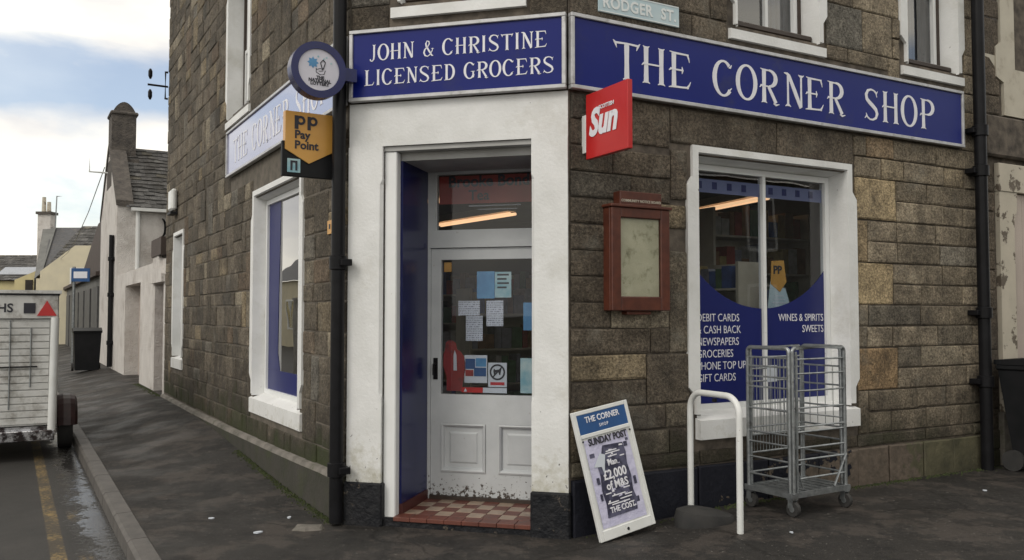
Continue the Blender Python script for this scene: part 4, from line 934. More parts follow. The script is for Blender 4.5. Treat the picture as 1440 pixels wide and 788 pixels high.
# ---------------------------------------------------------------- leaning newspaper board
def board():
    BL = Vector((.625, 5.985, .0)); w, h = .615, .955; up = Vector((-.2, .075, .89)); ux = Vector((.425, .255, .06))
    ux = (ux - up * (ux.dot(up) / up.length_squared)) / w; ny = up.cross(ux).normalized(); up = up / h
    W = Matrix(((ux.x, ny.x, up.x, BL.x), (ux.y, ny.y, up.y, BL.y), (ux.z, ny.z, up.z, BL.z + .012), (0, 0, 0, 1)))
    t = thing('newspaper_board', 'white framed newspaper bill board leaning beside the black plinth of the door', 'poster board', W)
    f = 0
    BX('back', (.01, .012, .01), (w - .01, .03, h - .01), M['whitemetal'], t)
    mb = MB(); b = .038
    for p, q in (((0, 0, 0), (b, .034, h)), ((w - b, 0, 0), (w, .034, h)), ((b, .0005, 0), (w - b, .034, .075)), ((b, .0005, h - .03), (w - b, .034, h)), ((b, .0005, h - .205), (w - b, .034, h - .175))): mb.box(p, q, bev=.004)
    obj(mb, 'frame', M['whitemetal'], t)
    BX('header', (b, .004, h - .175), (w - b, .0115, h - .03), M['nblue'], t)
    TXT(t, W, w / 2, .0025, h - .095, 'THE CORNER', .062, M['letter'], bold=.001, align='CENTER'); TXT(t, W, w / 2, .0025, h - .145, 'SHOP', .034, M['letter'], align='CENTER', space=1.3)
    # wrinkled plastic cover over the poster: gently buckled sheet
    M['posterpaper'] = mat('poster_paper', (.50, .49, .66), (.60, .59, .74), 9, .35, bs=.6, bscale=14, bd=.02)
    mb = MB(); n = 10; r = random.Random(2)
    for j in range(n + 1):
        for i in range(n + 1): mb.v.append(Vector((b + .02 + (w - 2 * b - .05) * i / n, .0085 + r.uniform(-.002, .002), .085 + (h - .305) * j / n)))
    mb.f = [(j * (n + 1) + i, j * (n + 1) + i + 1, (j + 1) * (n + 1) + i + 1, (j + 1) * (n + 1) + i) for j in range(n) for i in range(n)]
    obj(mb, 'poster', M['posterpaper'], t, smooth=True)
    M['posterdark'] = mat('poster_dark_print', (.035, .035, .065), (.10, .10, .16), 16, .4, a=.45, b=.6)
    r = random.Random(8); P = [(.13, .15), (.46, .15), (.475, .24), (.46, .30), (.475, .40), (.46, .50), (.475, .58), (.46, .655), (.24, .67), (.21, .61), (.14, .56), (.15, .45), (.13, .36), (.145, .25)]
    obj(MB().prism(P, .0045, .006), 'print_panel', M['posterdark'], t)
    TXT(t, W, .10, .003, .690, 'SUNDAY POST', .072, M['ink'], bold=.002, sx=.9)
    for zz, s, tx in ((.515, .062, 'Man'), (.42, .094, '£2,000'), (.345, .082, 'of M&S'), (.178, .058, 'THE COST')):
        TXT(t, W, .305, .003, zz, tx, s, M['letter'], bold=s * .02, align='CENTER')
    for k in range(9):
        z = .20 + k * .018 if k < 3 else .28 + (k - 3) * .012; 
    for (x, z, l) in ((.16, .245, .12), (.30, .255, .13), (.36, .275, .08), (.16, .315, .06), (.36, .325, .07), (.40, .56, .05), (.27, .575, .10), (.25, .60, .16), (.26, .615, .12), (.22, .29, .15), (.20, .23, .2)): BX('print_line', (x, .0033, z), (x + l, .0044, z + .008), M['letter'], t)
    rr_ = random.Random(31)
    for k in range(34):
        x = rr_.uniform(.135, .42); z = rr_.uniform(.16, .64); l = rr_.uniform(.012, .05)
        if .35 < z < .50 or .175 < z < .225: continue
        obj(MB().prism([(x, z), (x + l, z + rr_.uniform(-.006, .006)), (x + l * .9, z + rr_.uniform(.006, .02)), (x + l * .1, z + rr_.uniform(.004, .016))], .0038 - k * 1e-5, .0044), 'print_mark', M['letter'] if k % 3 else M['posterpaper'], t)
    for (x, z, l, h_) in ((.085, .60, .05, .03), (.47, .62, .04, .035), (.50, .66, .03, .02), (.10, .40, .03, .05), (.49, .33, .03, .06), (.10, .28, .025, .05), (.47, .20, .035, .04)): BX('print_mark', (x, .0046, z), (x + l, .0058, z + h_), M['posterdark'], t)
    obj(MB().prism([(.10, .53), (.19, .62), (.245, .60), (.215, .52), (.195, .46), (.18, .52)], .0015, .0028), 'torn_paper', M['paper'], t)
    obj(MB().disc((w / 2, .035), .012, -.004, .001, 10), 'catch', M['blackmatt'], t)
    for x_ in (.045, w - .045): obj(MB().disc((x_ - .0, h - .225), .008, -.003, .001, 8), 'screw', M['blackmatt'], t)
board()
# ---------------------------------------------------------------- white hoop stand with a rubber base
A_ = Vector((1.365, 6.55, gh(1.365, 6.55))); B_ = Vector((1.612, 6.07, gh(1.6, 6.07)))
t = thing('hoop_stand', 'white tubular hoop stand with dark rubber base in front of the window', 'bike stand', Matrix.Translation(A_))
v = B_ - A_; H_ = .955; r_ = .13; hd = Vector((v.x, v.y, 0)); ln = hd.length; hd.normalize()
pts = [Vector((0, 0, .0)), Vector((0, 0, H_ - r_))]
for k in range(1, 9):
    a = math.pi / 2 * k / 8; pts.append(hd * (r_ - r_ * math.cos(a)) + Vector((0, 0, H_ - r_ + r_ * math.sin(a))))
for k in range(0, 9):
    a = math.pi / 2 * k / 8; pts.append(hd * (ln - r_ + r_ * math.sin(a)) + Vector((0, 0, H_ - r_ + r_ * math.cos(a) - (.0))))
pts.append(v + Vector((0, 0, 0)))
obj(MB().tube(pts, .0235, 14), 'hoop', M['whitemetal'], t, smooth=True)
mb = MB(); P = []
c = (hd * .28); 
prof = []
def basepts(s, z):
    o = []
    for k in range(28):
        a = 2 * math.pi * k / 28; e_ = .19 if abs(math.sin(a)) > .0 else .19
        q = Vector((.065, -.17, 0)) + Vector((s * .235 * math.cos(a), s * .14 * math.sin(a) + s * .05 * math.cos(a), z * (1.2 - .5 * s * math.cos(a)))); o.append(q)
    return o
rings = [basepts(1.0, -.01), basepts(1.0, .03), basepts(.93, .065), basepts(.6, .085), basepts(.1, .09)]
vs = [q for r in rings for q in r]; n = 28
fs = [(i * n + k, i * n + (k + 1) % n, (i + 1) * n + (k + 1) % n, (i + 1) * n + k) for i in range(len(rings) - 1) for k in range(n)] + [tuple(range((len(rings) - 1) * n, len(rings) * n))]
obj(mb.add(vs, fs), 'base', M['rubber'], t, smooth=True)
obj(MB().tube([v * .52 + Vector((0, 0, H_ - .03)), v * .52 + Vector((0, 0, H_ - .055))], .018, 10), 'fixing', M['blackmatt'], t)
# ---------------------------------------------------------------- roll cage trolley
def cage():
    o = Vector((2.086, 6.429, .09)); W = Matrix.Translation(o) @ Matrix.Rotation(D2R(32.0), 4, 'Z')    # x along its front, y to the back
    t = thing('roll_cage', 'grey galvanised wire roll cage trolley standing before the shop window', 'trolley', W)
    w, d, zb, zt = .645, .405, .165, 1.255
    g = M['galv']
    def side(name, P, Q, rods, wires=0, r=.0155, zb=.17, zt=zt, wz=(0, 0)):
        P, Q = Vector(P), Vector(Q); dr = (Q - P); L = dr.length; dr.normalize(); rr = .032; pts = [P + Vector((0, 0, zb)), P + Vector((0, 0, zt - rr))]
        for k in range(1, 6):
            a = math.pi / 2 * k / 5; pts.append(P + dr * (rr - rr * math.cos(a)) + Vector((0, 0, zt - rr + rr * math.sin(a))))
        for k in range(0, 6):
            a = math.pi / 2 * k / 5; pts.append(P + dr * (L - rr + rr * math.sin(a)) + Vector((0, 0, zt - rr + rr * math.cos(a))))
        pts.append(Q + Vector((0, 0, zb)))
        f = obj(MB().tube(pts, r, 10), name, g, t, smooth=True)
        for z in rods: obj(MB().tube([P + dr * .01 + Vector((0, 0, z)), Q - dr * .01 + Vector((0, 0, z))], .0078, 6), 'rod', g, f)
        for k in range(1, wires): obj(MB().tube([P + dr * (L * k / wires) + Vector((0, 0, wz[0])), P + dr * (L * k / wires) + Vector((0, 0, wz[1]))], .0032, 5), 'wire', g, f)
        return f
    side('side_frame', (0, 0, 0), (0, d, 0), (.27, .40, .52, .60, .78, .95, 1.03, 1.11, 1.18), 9, wz=(.60, 1.18))
    side('front_gate', (.035, 0, 0), (w, 0, 0), (.27, .41, .50, .62, .66, .80, .93, 1.06, 1.17), 0)
    side('side_frame', (w, .03, 0), (w, d, 0), (.27, .40, .52, .62, .78, .95, 1.10), 5, wz=(.62, 1.10))
    side('back_frame', (.03, d, 0), (w - .02, d, 0), (.27, .42, .56, .62, .80, .98, 1.08, 1.17), 17, wz=(.42, 1.17), r=.012)
    sh = obj(MB().tube([(.02, .01, .78), (w - .02, .01, .70)], .007, 6).tube([(.02, d - .01, .78), (w - .02, d - .01, .70)], .007, 6), 'shelf', g, t)
    for k in range(9): obj(MB().tube([(.03 + .07 * k, .01, .779 - .0091 * k), (.03 + .07 * k, d - .01, .779 - .0091 * k)], .004, 5), 'rod', g, sh, W)
    # gate hinge posts
    obj(MB().tube([(.0, -.035, .17), (.0, -.035, 1.23)], .011, 8).tube([(.065, -.012, .17), (.065, -.012, 1.23)], .010, 8), 'hinge_post', g, t, smooth=True)
    # diagonal braces
    obj(MB().tube([(.035, -.01, .42), (.13, -.01, .20)], .007, 6), 'brace', g, t); obj(MB().tube([(w, -.01, .42), (w - .15, -.01, .18)], .009, 6), 'brace', g, t)
    b = obj(MB().box((-.02, -.03, .135), (w + .02, -.005, .175)).box((-.02, d + .005, .135), (w + .02, d + .03, .175)).box((-.021, -.005, .136), (.005, d + .005, .174)).box((w - .005, -.005, .136), (w + .021, d + .005, .174)), 'base_frame', g, t)
    for k in range(7): BX('slat', (.03 + k * .088, -.004, .158), (.085 + k * .088, d + .004, .168), g, b, W)
    BX('plate_label', (.105, .30, .98), (.215, .304, 1.11), M['paper'], t)
    # castors
    for (x, y) in ((.02, .0), (w - .02, .0), (.02, d), (w - .02, d)):
        c = obj(MB().box((x - .03, y - .03, .122), (x + .03, y + .03, .135)).box((x - .026, y - .022, .06), (x - .021, y + .022, .122)).box((x + .021, y - .022, .06), (x + .026, y + .022, .122)), 'castor', g, t)
        obj(MB().tube([(x - .017, y - .01, .055), (x + .017, y - .01, .055)], .055, 16), 'wheel', M['rubber'], c, smooth=True)
        obj(MB().tube([(x - .022, y - .01, .055), (x + .022, y - .01, .055)], .022, 10), 'hub', g, c, smooth=True)
cage()

# ---------------------------------------------------------------- inside the shop
def lampf(label, a, b):
    a, b = Vector(a), Vector(b); c = (a + b) / 2; d = (b - a); W = Matrix.Translation(c) @ Matrix.Rotation(math.atan2(d.y, d.x), 4, 'Z'); l = d.length / 2
    t = thing('ceiling_light', label, 'light', W, 'lit ceiling lights inside the shop'); BX('batten', (-l, -.06, .06), (l, .06, .14), M['lampbody'], t)
    obj(MB().tube([(-l, -.03, .03), (l, -.03, .03)], .018, 8).tube([(-l, .05, .03), (l, .05, .03)], .018, 8), 'tube', M['lamp'], t)
lampf('glowing strip light on the shop ceiling seen through the fanlight', (-.98, 11.2, 2.75), (-.0, 9.9, 2.75))
lampf('glowing strip light seen through the left pane of the street window', (2.10, 9.7, 2.75), (2.55, 8.55, 2.75))
for i_, (a_, b_) in enumerate((((-.9, 8.9, 2.75), (-.1, 8.1, 2.75)),)): lampf(('extra strip light added inside the shop door to brighten the interior', 'second glowing strip light beside the one seen in the left pane', 'strip light above the right end of the shop window')[i_], a_, b_)  # added lamp, lifts the brightness of the shop interior
COLS = [(.3, .05, .04), (.35, .26, .1), (.05, .10, .28), (.42, .40, .36), (.08, .17, .08), (.25, .13, .06), (.25, .25, .28)]
PM = [mat('packet_colour', c, tuple(x * .6 for x in c), 14, .5) for c in COLS]
rs = random.Random(14)
def shelf(label, W, w, nsh, h=2.0):
    t = thing('shelf_unit', label, 'shelves', W, None); mb = MB()
    mb.box((-w / 2, .3, 0), (w / 2, .32, h)); mb.box((-w / 2 - .03, 0, 0), (-w / 2, .32, h)); mb.box((w / 2, 0, 0), (w / 2 + .03, .32, h))
    for k in range(nsh): mb.box((-w / 2, 0, .08 + k * h / nsh), (w / 2, .3, .10 + k * h / nsh))
    obj(mb, 'rack', M['lampbody'], t)
    g = MB(); objs = {}
    for k in range(nsh):
        x = -w / 2 + .02
        while x < w / 2 - .12:
            ww = rs.uniform(.05, .13); hh = rs.uniform(.14, h / nsh - .06); objs.setdefault(rs.randrange(7), MB()).box((x, .03, .102 + k * h / nsh), (x + ww - .008, .2, .102 + k * h / nsh + hh)); x += ww
    for i, m_ in objs.items(): obj(m_, 'packets', PM[i], t, kind='stuff')
shelf('stocked shelves on the back wall seen through the door glass', off(FC, .7, 3.4, .07), 2.4, 6)
shelf('dim stocked shelves behind the right door pane', off(FC, 2.3, 2.2, .07, D2R(-40)), 1.6, 6)
shelf('stocked shelves behind the right pane of the street window', off(FR, 3.15, 1.2, .07), 1.3, 7, 2.6)
shelf('stocked shelves behind the left pane of the street window', off(FR, 1.2, 2.6, .07), 1.4, 5, 1.8)
t = thing('payment_sign', 'small amber shield sign reading PP on a grey card inside the window', 'sign', off(FR, 2.36, .215, 1.70))
BX('card', (-.20, .008, -.03), (.16, .01, .12), M['curtain'], t) if False else None
obj(MB().prism([(-.17, -.07), (.12, -.05), (.05, .13), (-.13, .19)], .004, .008), 'grey_card', M['bluegrey'], t)
obj(MB().prism([(-.12, .37), (-.13, .17), (-.02, .10), (.06, .19), (.03, .38)], .0, .0035), 'shield', M['yellow'], t)
TXT(t, WM[t.name], -.10, -.002, .26, 'PP', .10, M['ink'], bold=.003)
for k in range(3): BX('print_line', (-.09 - .01 * k, .0, .06 - .03 * k), (.03 + .01 * k, .0035, .07 - .03 * k), M['paper'], t)
# ================================================================ next building on the right
NB = thing('neighbouring_building', 'grey stone building with cream painted doorway right of the thick drainpipe', 'building', off(FR, 6.3, 1, 0))
rn = random.Random(33)
BX('front_wall', (4.925, .014, -.2), (9.5, .3, HT), M['mortar'], NB, FR)
stn = layout(4.93, 6.3, [-.1, .25] + [.45 + .2 * k for k in range(0, 35) if .45 + .2 * k < 7.4], [(5.15, 6.6, .55, 3.16), (5.28, 6.6, 3.66, 6.5), (4.93, 6.6, 3.2, 3.64)], [], rn, .25, .6)
for r in stn: put_stone(r, FR, NB, M['stone'], stonecol(rn, (.15, .125, .1), .2), rn)
BX('cornice', (4.95, -.06, 3.21), (9.4, .013, 3.63), M['mortar'], NB, FR, bev=.02)
BX('roof', (4.93, -.2, HT), (9.5, 6, HT + .2), M['slate'], NB, FR)
# cream margins: window above, doorway below
obj(MB().prism([(5.29, 6.9), (5.29, 4.42), (5.20, 4.36), (5.20, 4.05), (5.33, 4.0), (5.33, 3.66), (6.9, 3.66), (6.9, 4.16), (5.53, 4.16), (5.53, 6.9)], -.02, .013), 'window_margin', M['creamstone'], NB, FR)
BX('window_frame', (5.531, .02, 4.161), (6.9, .06, 4.23), M['whitegloss'], NB, FR); BX('window_frame', (5.531, .021, 4.23), (5.59, .06, 6.9), M['whitegloss'], NB, FR)
BX('pane', (5.59, .03, 4.23), (6.9, .036, 6.9), M['glassside'], NB, FR)
BX('corner_stone', (5.035, -.004, 4.43), (5.26, .013, 4.85), M['rubble'], NB, FR)
BX('quoin', (4.94, -.008, 4.03), (5.199, .013, 4.42), M['creamstone'], NB, FR)
obj(MB().box((5.17, -.045, 2.86), (7.4, .013, 3.15), bev=.006), 'door_lintel', M['peelcream'], NB, FR)
obj(MB().prism([(5.18, .62), (5.43, .62), (5.43, 2.56), (5.45, 2.62), (5.48, 2.68), (5.48, 2.858), (5.18, 2.858)], -.035, .013), 'door_jamb', M['peelcream'], NB, FR)
BX('door_jamb_foot', (5.14, -.05, -.1), (5.48, .013, .618), M['ledge'], NB, FR, bev=.01)
BX('door', (5.481, .0135, .0), (6.6, .0165, 2.858), M['harlpink'], NB, FR)
for k in range(8): BX('door_board', (5.485 + k * .135, -.002, .05), (5.485 + k * .135 + .131, .0132, 2.85), M['harlpink'], NB, FR)
# black wheelie bin at the right edge
def wheelie(label, W, w=.58, d=.7, h=1.06, group=None):
    t = thing('wheelie_bin', label, 'bin', W, group); m = M['blackmatt']; mb = MB()
    a = [(-w / 2 * .86, 0, .04), (w / 2 * .86, 0, .04), (w / 2 * .86, d * .8, .04), (-w / 2 * .86, d * .8, .04)]; b = [(-w / 2, -.06, h * .88), (w / 2, -.06, h * .88), (w / 2, d, h * .88), (-w / 2, d, h * .88)]
    mb.add(a + b, [(0, 3, 2, 1), (4, 5, 6, 7), (0, 1, 5, 4), (1, 2, 6, 5), (2, 3, 7, 6), (3, 0, 4, 7)]); obj(mb, 'body', m, t)
    mb = MB().box((-w / 2 - .02, -.09, h * .88), (w / 2 + .02, d + .02, h * .93), bev=.015); obj(mb, 'rim', m, t)
    mb = MB(); P = [(-.11, h * .93), (d * .4, h), (d + .03, h * .97), (d + .03, h * .93)]
    mb.add([(s * (w / 2 + .02), y, z) for s in (-1, 1) for y, z in P], [(0, 1, 2, 3), (7, 6, 5, 4), (0, 4, 5, 1), (1, 5, 6, 2), (2, 6, 7, 3), (3, 7, 4, 0)]); obj(mb, 'lid', m, t)
    for s in (-1, 1): obj(MB().tube([(s * (w / 2 * .9), d * .8, .1), (s * (w / 2 * .9 + .05), d * .8, .1)], .1, 16), 'wheel', M['rubber'], t, smooth=True)
    return t
wheelie('black wheelie bin cut by the right edge beside the cream doorway', off(FR, 4.985 + .30, -.72, gh(4.6, 7.6), D2R(8)), .60, .62, 1.10)
# ================================================================ side street beyond the shop
def slates(name, F, par, x0, x1, y0, z0, y1, z1, rows, wid, m, seed=1):
    "rows of overlapping slates on a plane from eaves (y0,z0) to ridge (y1,z1)"
    r = random.Random(seed); d = Vector((0, y1 - y0, z1 - z0)); L = d.length; d.normalize(); n = Vector((0, -d.z, d.y)); mb = MB()
    for k in range(rows):
        a = L * k / rows; b = L * (k + 1.25) / rows; x = x0 - (wid / 2 if k % 2 else 0)
        while x < x1:
            xa, xb = max(x0, x + .004), min(x1, x + wid - .004)
            if xb > xa + .01:
                t0 = .024 + r.uniform(0, .02); P = [Vector((xa, y0, z0)) + d * (a + r.uniform(-.035, .035)) + n * t0, Vector((xb, y0, z0)) + d * (a + r.uniform(-.035, .035)) + n * t0, Vector((xb, y0, z0)) + d * min(b, L) + n * .004, Vector((xa, y0, z0)) + d * min(b, L) + n * .004]
                q = [P[0] - n * .02, P[1] - n * .02]; cc = r.uniform(.07, .14); cc = (cc, cc, cc * 1.03) if r.random() > .1 else (cc * 1.1, cc * 1.05, cc * .9)
                mb.add(P + q, [(0, 1, 2, 3), (4, 5, 1, 0)], None, cc)
            x += wid
    return obj(mb, name, M['slatecol'], par, F, kind='stuff')
# low white harled yard wall with a gateway and a recessed garage door
YW = thing('yard_wall', 'low white harled wall with doorway recess next to the dark stone building', 'wall', off(FL, -12.8, .1, .24))
def hole_wall(par, name, F, x0, x1, z0, z1, holes, y0, y1, m):
    xs = sorted({x0, x1, *[h[0] for h in holes], *[h[1] for h in holes]}); zs = sorted({z0, z1, *[h[2] for h in holes], *[h[3] for h in holes]}); mb = MB()
    for i in range(len(xs) - 1):
        for j in range(len(zs) - 1):
            cx, cz = (xs[i] + xs[i + 1]) / 2, (zs[j] + zs[j + 1]) / 2
            if not any(h[0] < cx < h[1] and h[2] < cz < h[3] for h in holes): mb.box((xs[i], y0, zs[j]), (xs[i + 1], y1, zs[j + 1]))
    return obj(mb, name, m, par, F)
hole_wall(YW, 'wall', FL, -16.7, -8.96, 0, 2.55, [(-14.7, -12.1, 0, 2.25), (-10.15, -9.15, 0, 2.15)], 0.0, .45, M['harl'])
BX('garage_door', (-14.7, .30, .1), (-12.1, .36, 2.25), M['harlpink'], YW, FL)
BX('gate', (-10.15, .25, .1), (-9.15, .3, 2.15), M['maroon'], YW, FL)
obj(MB().prism([(-10.35, 2.16), (-9.0, 2.16), (-9.0, 2.3), (-9.67, 2.85), (-10.35, 2.3)], -.06, -.001), 'pediment', M['harl'], YW, FL)
BX('porch_head', (-10.1, -.08, 2.62), (-8.97, .2, 2.92), M['slatebrown'], YW, FL)
# house with gable to the side street
HS = thing('white_house', 'white harled house with slate roof and tall stone chimney beyond the dark stone corner', 'house', off(FL, -18.7, 1.5, .24))
ez, az_, ua, ub = 4.32, 6.15, -21.0, -16.7; um = (ua + ub) / 2
obj(MB().prism([(ua, 0), (ub, 0), (ub, ez), (um, az_), (ua, ez)], .0, .35), 'gable_wall', M['harl'], HS, FL)
FH = FL @ Matrix.Translation((ub, 0, 0)) @ Matrix.Rotation(math.pi / 2, 4, 'Z')      # x into the plot, -y... faces the viewer
# in FH: x axis = +y of FL (inward), y axis = -x of FL (away from the viewer)
BX('front_wall', (.351, 0, 0), (8, .3, ez), M['harl'], HS, FH)
BX('rear_wall', (.351, ub - ua - .3, 0), (8, ub - ua, ez), M['harl'], HS, FH)
hw = (ub - ua) / 2
mb = MB(); mb.add([(.2, -.12, ez - .05), (8, -.12, ez - .05), (8, hw, az_ + .0), (.2, hw, az_)], [(0, 1, 2, 3)]); mb.add([(.2, 2 * hw + .12, ez - .05), (8, 2 * hw + .12, ez - .05), (8, hw, az_), (.2, hw, az_)], [(3, 2, 1, 0)])
rf = obj(mb, 'roof', M['slate'], HS, FH); slates('slates', FH, rf, .25, 8, -.14, ez - .06, hw, az_ + .0, 16, .26, M['slate'], 5)
BX('gutter', (.3, -.2, ez - .14), (8, -.13, ez - .06), M['whitemetal'], HS, FH)
obj(MB().prism([(ub + .05, ez - .02), (ub + .05, ez + .12), (um + .3, az_ - .05), (um, az_ + .12), (um - .3, az_ - .05), (ua - .05, ez + .12), (ua - .05, ez - .02), (um, az_ - .06)], -.03, .36), 'skew', M['rubble'], HS, FL)
obj(MB().tube([(.47, -.05, ez - .1), (.47, -.05, 2.4)], .05, 8), 'downpipe', M['whitemetal'], HS, FH)
ch = obj(MB().box((um - .42, .0, 5.2), (um + .42, .60, 6.95)), 'chimney', M['rubble'], HS, FL)
obj(MB().box((um - .62, -.002, 5.0), (um + .62, .66, 5.75)), 'chimney_base', M['rubble'], ch, FL)
BX('cope', (um - .46, -.04, 6.95), (um + .46, .65, 7.05), M['rubble'], ch, FL, bev=.03)
mb = MB(); P = [(.03 + .55 * k / 10, 7.05 + .26 * math.sin(math.pi * k / 10) ** .8) for k in range(11)]
mb.add([(um - .4, y, z) for y, z in P] + [(um + .4, y, z) for y, z in P], [tuple(range(10, -1, -1)), tuple(range(11, 22))] + [(k, k + 1, k + 12, k + 11) for k in range(10)])
obj(mb, 'cowl', M['rubble'], ch, FL)
# cast crescent on the front wall
mb = MB(); P = []
for k in range(9): a = D2R(-70 + 140 * k / 8); P.append((.18 * math.cos(a), .26 * math.sin(a)))
for k in range(8, -1, -1): a = D2R(-70 + 140 * k / 8); P.append((.02 + .09 * math.cos(a), .24 * math.sin(a)))
t = thing('wall_ornament', 'black crescent shaped ornament on the white house wall under the eaves', 'ornament', off(FH, .98, -.03, 3.80)); obj(MB().prism(P, -.02, .02), 'crescent', M['black'], t)
t = thing('aerial_bracket', 'thin white aerial bracket on the gable of the white house', 'bracket', off(FL, um - .2, -.02, 5.45)); obj(MB().tube([(0, 0, 0), (0, -.45, 0), (0, -.45, .4)], .025, 6), 'bar', M['whitemetal'], t)
drainpipe('thin black drainpipe on the white house wall by the street', FL, -17.15, -.07, 3.6, .3, .06, [3.0, 2.1, .9])
# grey row and brown roof beyond
GR = thing('garage_row', 'low dark grey garages in a row beyond the white house', 'garages', off(FL, -30, 1, .2))
BX('wall', (-41, .05, 0), (-21.2, .4, 2.75), M['greywall'], GR, FL); BX('roof', (-41, -.1, 2.751), (-21.2, 5, 2.87), M['slatebrown'], GR, FL)
for k in range(7): BX('garage_door', (-40.4 + k * 2.75, -.0, .2), (-38.3 + k * 2.75, .049, 2.45), M['greydoor'], GR, FL)
BR = thing('brown_roofed_shed', 'outbuilding with steep dark brown roof behind the white house gable', 'building', off(FL, -25, 1, .2))
obj(MB().prism([(-21.1, 2.9), (-21.1, 4.35), (-22.2, 4.35), (-27.8, 3.2), (-28.5, 2.9)], .02, .8), 'gable', M['slatebrown'], BR, FL); obj(MB().prism([(-21.1, 2.9), (-21.1, 4.36), (-22.2, 4.36), (-27.8, 3.21), (-28.5, 2.9)], .801, 5), 'roof', M['slatebrown'], BR, FL)
# road sign
p = Vector((-13.2, 25.6, gh(-13.2, 25.6) - .02)); t = thing('road_sign', 'small blue and white sign on a grey pole down the side street', 'road sign', Matrix.Translation(p))
obj(MB().tube([(0, 0, 0), (0, 0, 2.9)], .045, 8), 'pole', M['galv'], t); BX('plate', (-.05, -.06, 2.45), (.5, -.03, 2.85), M['nblue'], t); BX('plate_text', (0.02, -.066, 2.55), (.43, -.0605, 2.75), M['letter'], t)
wheelie('dark wheelie bin on the far pavement beside the white house', Matrix.Translation((-10.61, 21.3, gh(-10.61, 21.3))) @ Matrix.Rotation(D2R(30), 4, 'Z'), .62, .62, 1.10)
# cream house far down the street (world coordinates, depth about 40 m)
def wx(px, d): return (px - 720) / 1195.7 * d
CH = thing('cream_house', 'cream rendered house with dark slate roof and one chimney at the street end', 'house', Matrix.Translation((-20.5, 41, .3)))
I = Matrix.Identity(4)
obj(MB().prism([(-21.95, 0), (-15.2, 0), (-15.2, 3.6), (-18.6, 3.7), (-19.3, 4.82), (-20.35, 4.82), (-21.95, 3.62)], 39.5, 39.8, I), 'front_wall', M['creamwall'], CH, I)
mb = MB(); mb.add([(-22.15, 40.0, 3.55), (-13, 40.0, 3.6), (-13, 43.6, 6.08), (-23.7, 43.6, 6.08)], [(0, 1, 2, 3)])
rf = obj(mb, 'roof', M['slate'], CH, I)
slates('slates', I, rf, -22.1, -13, 39.9, 3.62, 43.6, 6.15, 14, .35, M['slate'], 9)
obj(MB().add([(-22.5, 40.0, 3.3), (-22.1, 39.95, 3.6), (-23.4, 43.5, 6.1), (-24.1, 43.55, 6.1), (-24.1, 43.55, 2.0), (-22.5, 40.0, 2.0)], [(0, 1, 2, 3), (0, 3, 4, 5)]), 'skew', M['greywall'], CH, I)
BX('side_wall', (-22.3, 39.81, 0), (-21.96, 41, 3.3), M['creamwall'], CH, I)
ch = BX('chimney', (-24.3, 43.4, 3.5), (-23.65, 43.9, 6.75), M['harl'], CH, I); BX('cope', (-24.36, 43.3, 6.751), (-23.57, 44.0, 6.88), M['rubble'], ch, I)
for k in range(2): obj(MB().tube([(-24.1 + k * .26, 43.6, 6.88), (-24.1 + k * .26, 43.6, 7.65 - .25 * k)], [.11, .09], 10), 'chimney_pot', M['peelcream'], ch, I)
obj(MB().tube([(-23.5, 43.6, 6.0), (-23.45, 43.6, 7.7), (-23.15, 43.6, 7.7)], .035, 6), 'aerial', M['galv'], ch, I)
wn = BX('window', (-20.45, 39.42, 3.0), (-19.9, 39.499, 3.75), M['dark'], CH, I); frame_part('frame', I, wn, (-20.5, -19.85, 2.97, 3.78), 39.38, .06, .04, M['whitegloss'], (-20.17,))
YH = thing('yellow_house', 'pale yellow house end with small window left of the chimney', 'house', Matrix.Translation((-23.6, 42, .3)))
obj(MB().prism([(-24.3, 0), (-22.41, 0), (-22.41, 4.1), (-22.9, 3.9), (-24.3, 3.3)], 41.5, 43.5), 'gable_wall', M['yellowwall'], YH, I)
BX('window', (-23.75, 41.45, 2.55), (-23.4, 41.499, 3.3), M['dark'], YH, I)
FHs = thing('far_house', 'far yellow walled house with long dark roof at the left edge', 'house', Matrix.Translation((-31, 50, .3)))
BX('wall', (-42, 49, 0), (-25.6, 49.3, 3.6), M['yellowwall'], FHs, I)
rf = obj(MB().add([(-42, 48.8, 3.55), (-25.4, 48.8, 3.55), (-26.5, 52, 5.2), (-42, 52, 5.2)], [(0, 1, 2, 3)]), 'roof', M['slatebrown'], FHs, I)
slates('slates', I, rf, -42, -26.0, 48.75, 3.57, 52, 5.25, 12, .4, M['slate'], 4)
obj(MB().add([(-30, 49.4, 3.95), (-27.6, 49.4, 3.95), (-27.9, 50.3, 4.42), (-30, 50.3, 4.42)], [(0, 1, 2, 3)]), 'skylight', M['curtain'], FHs, I)
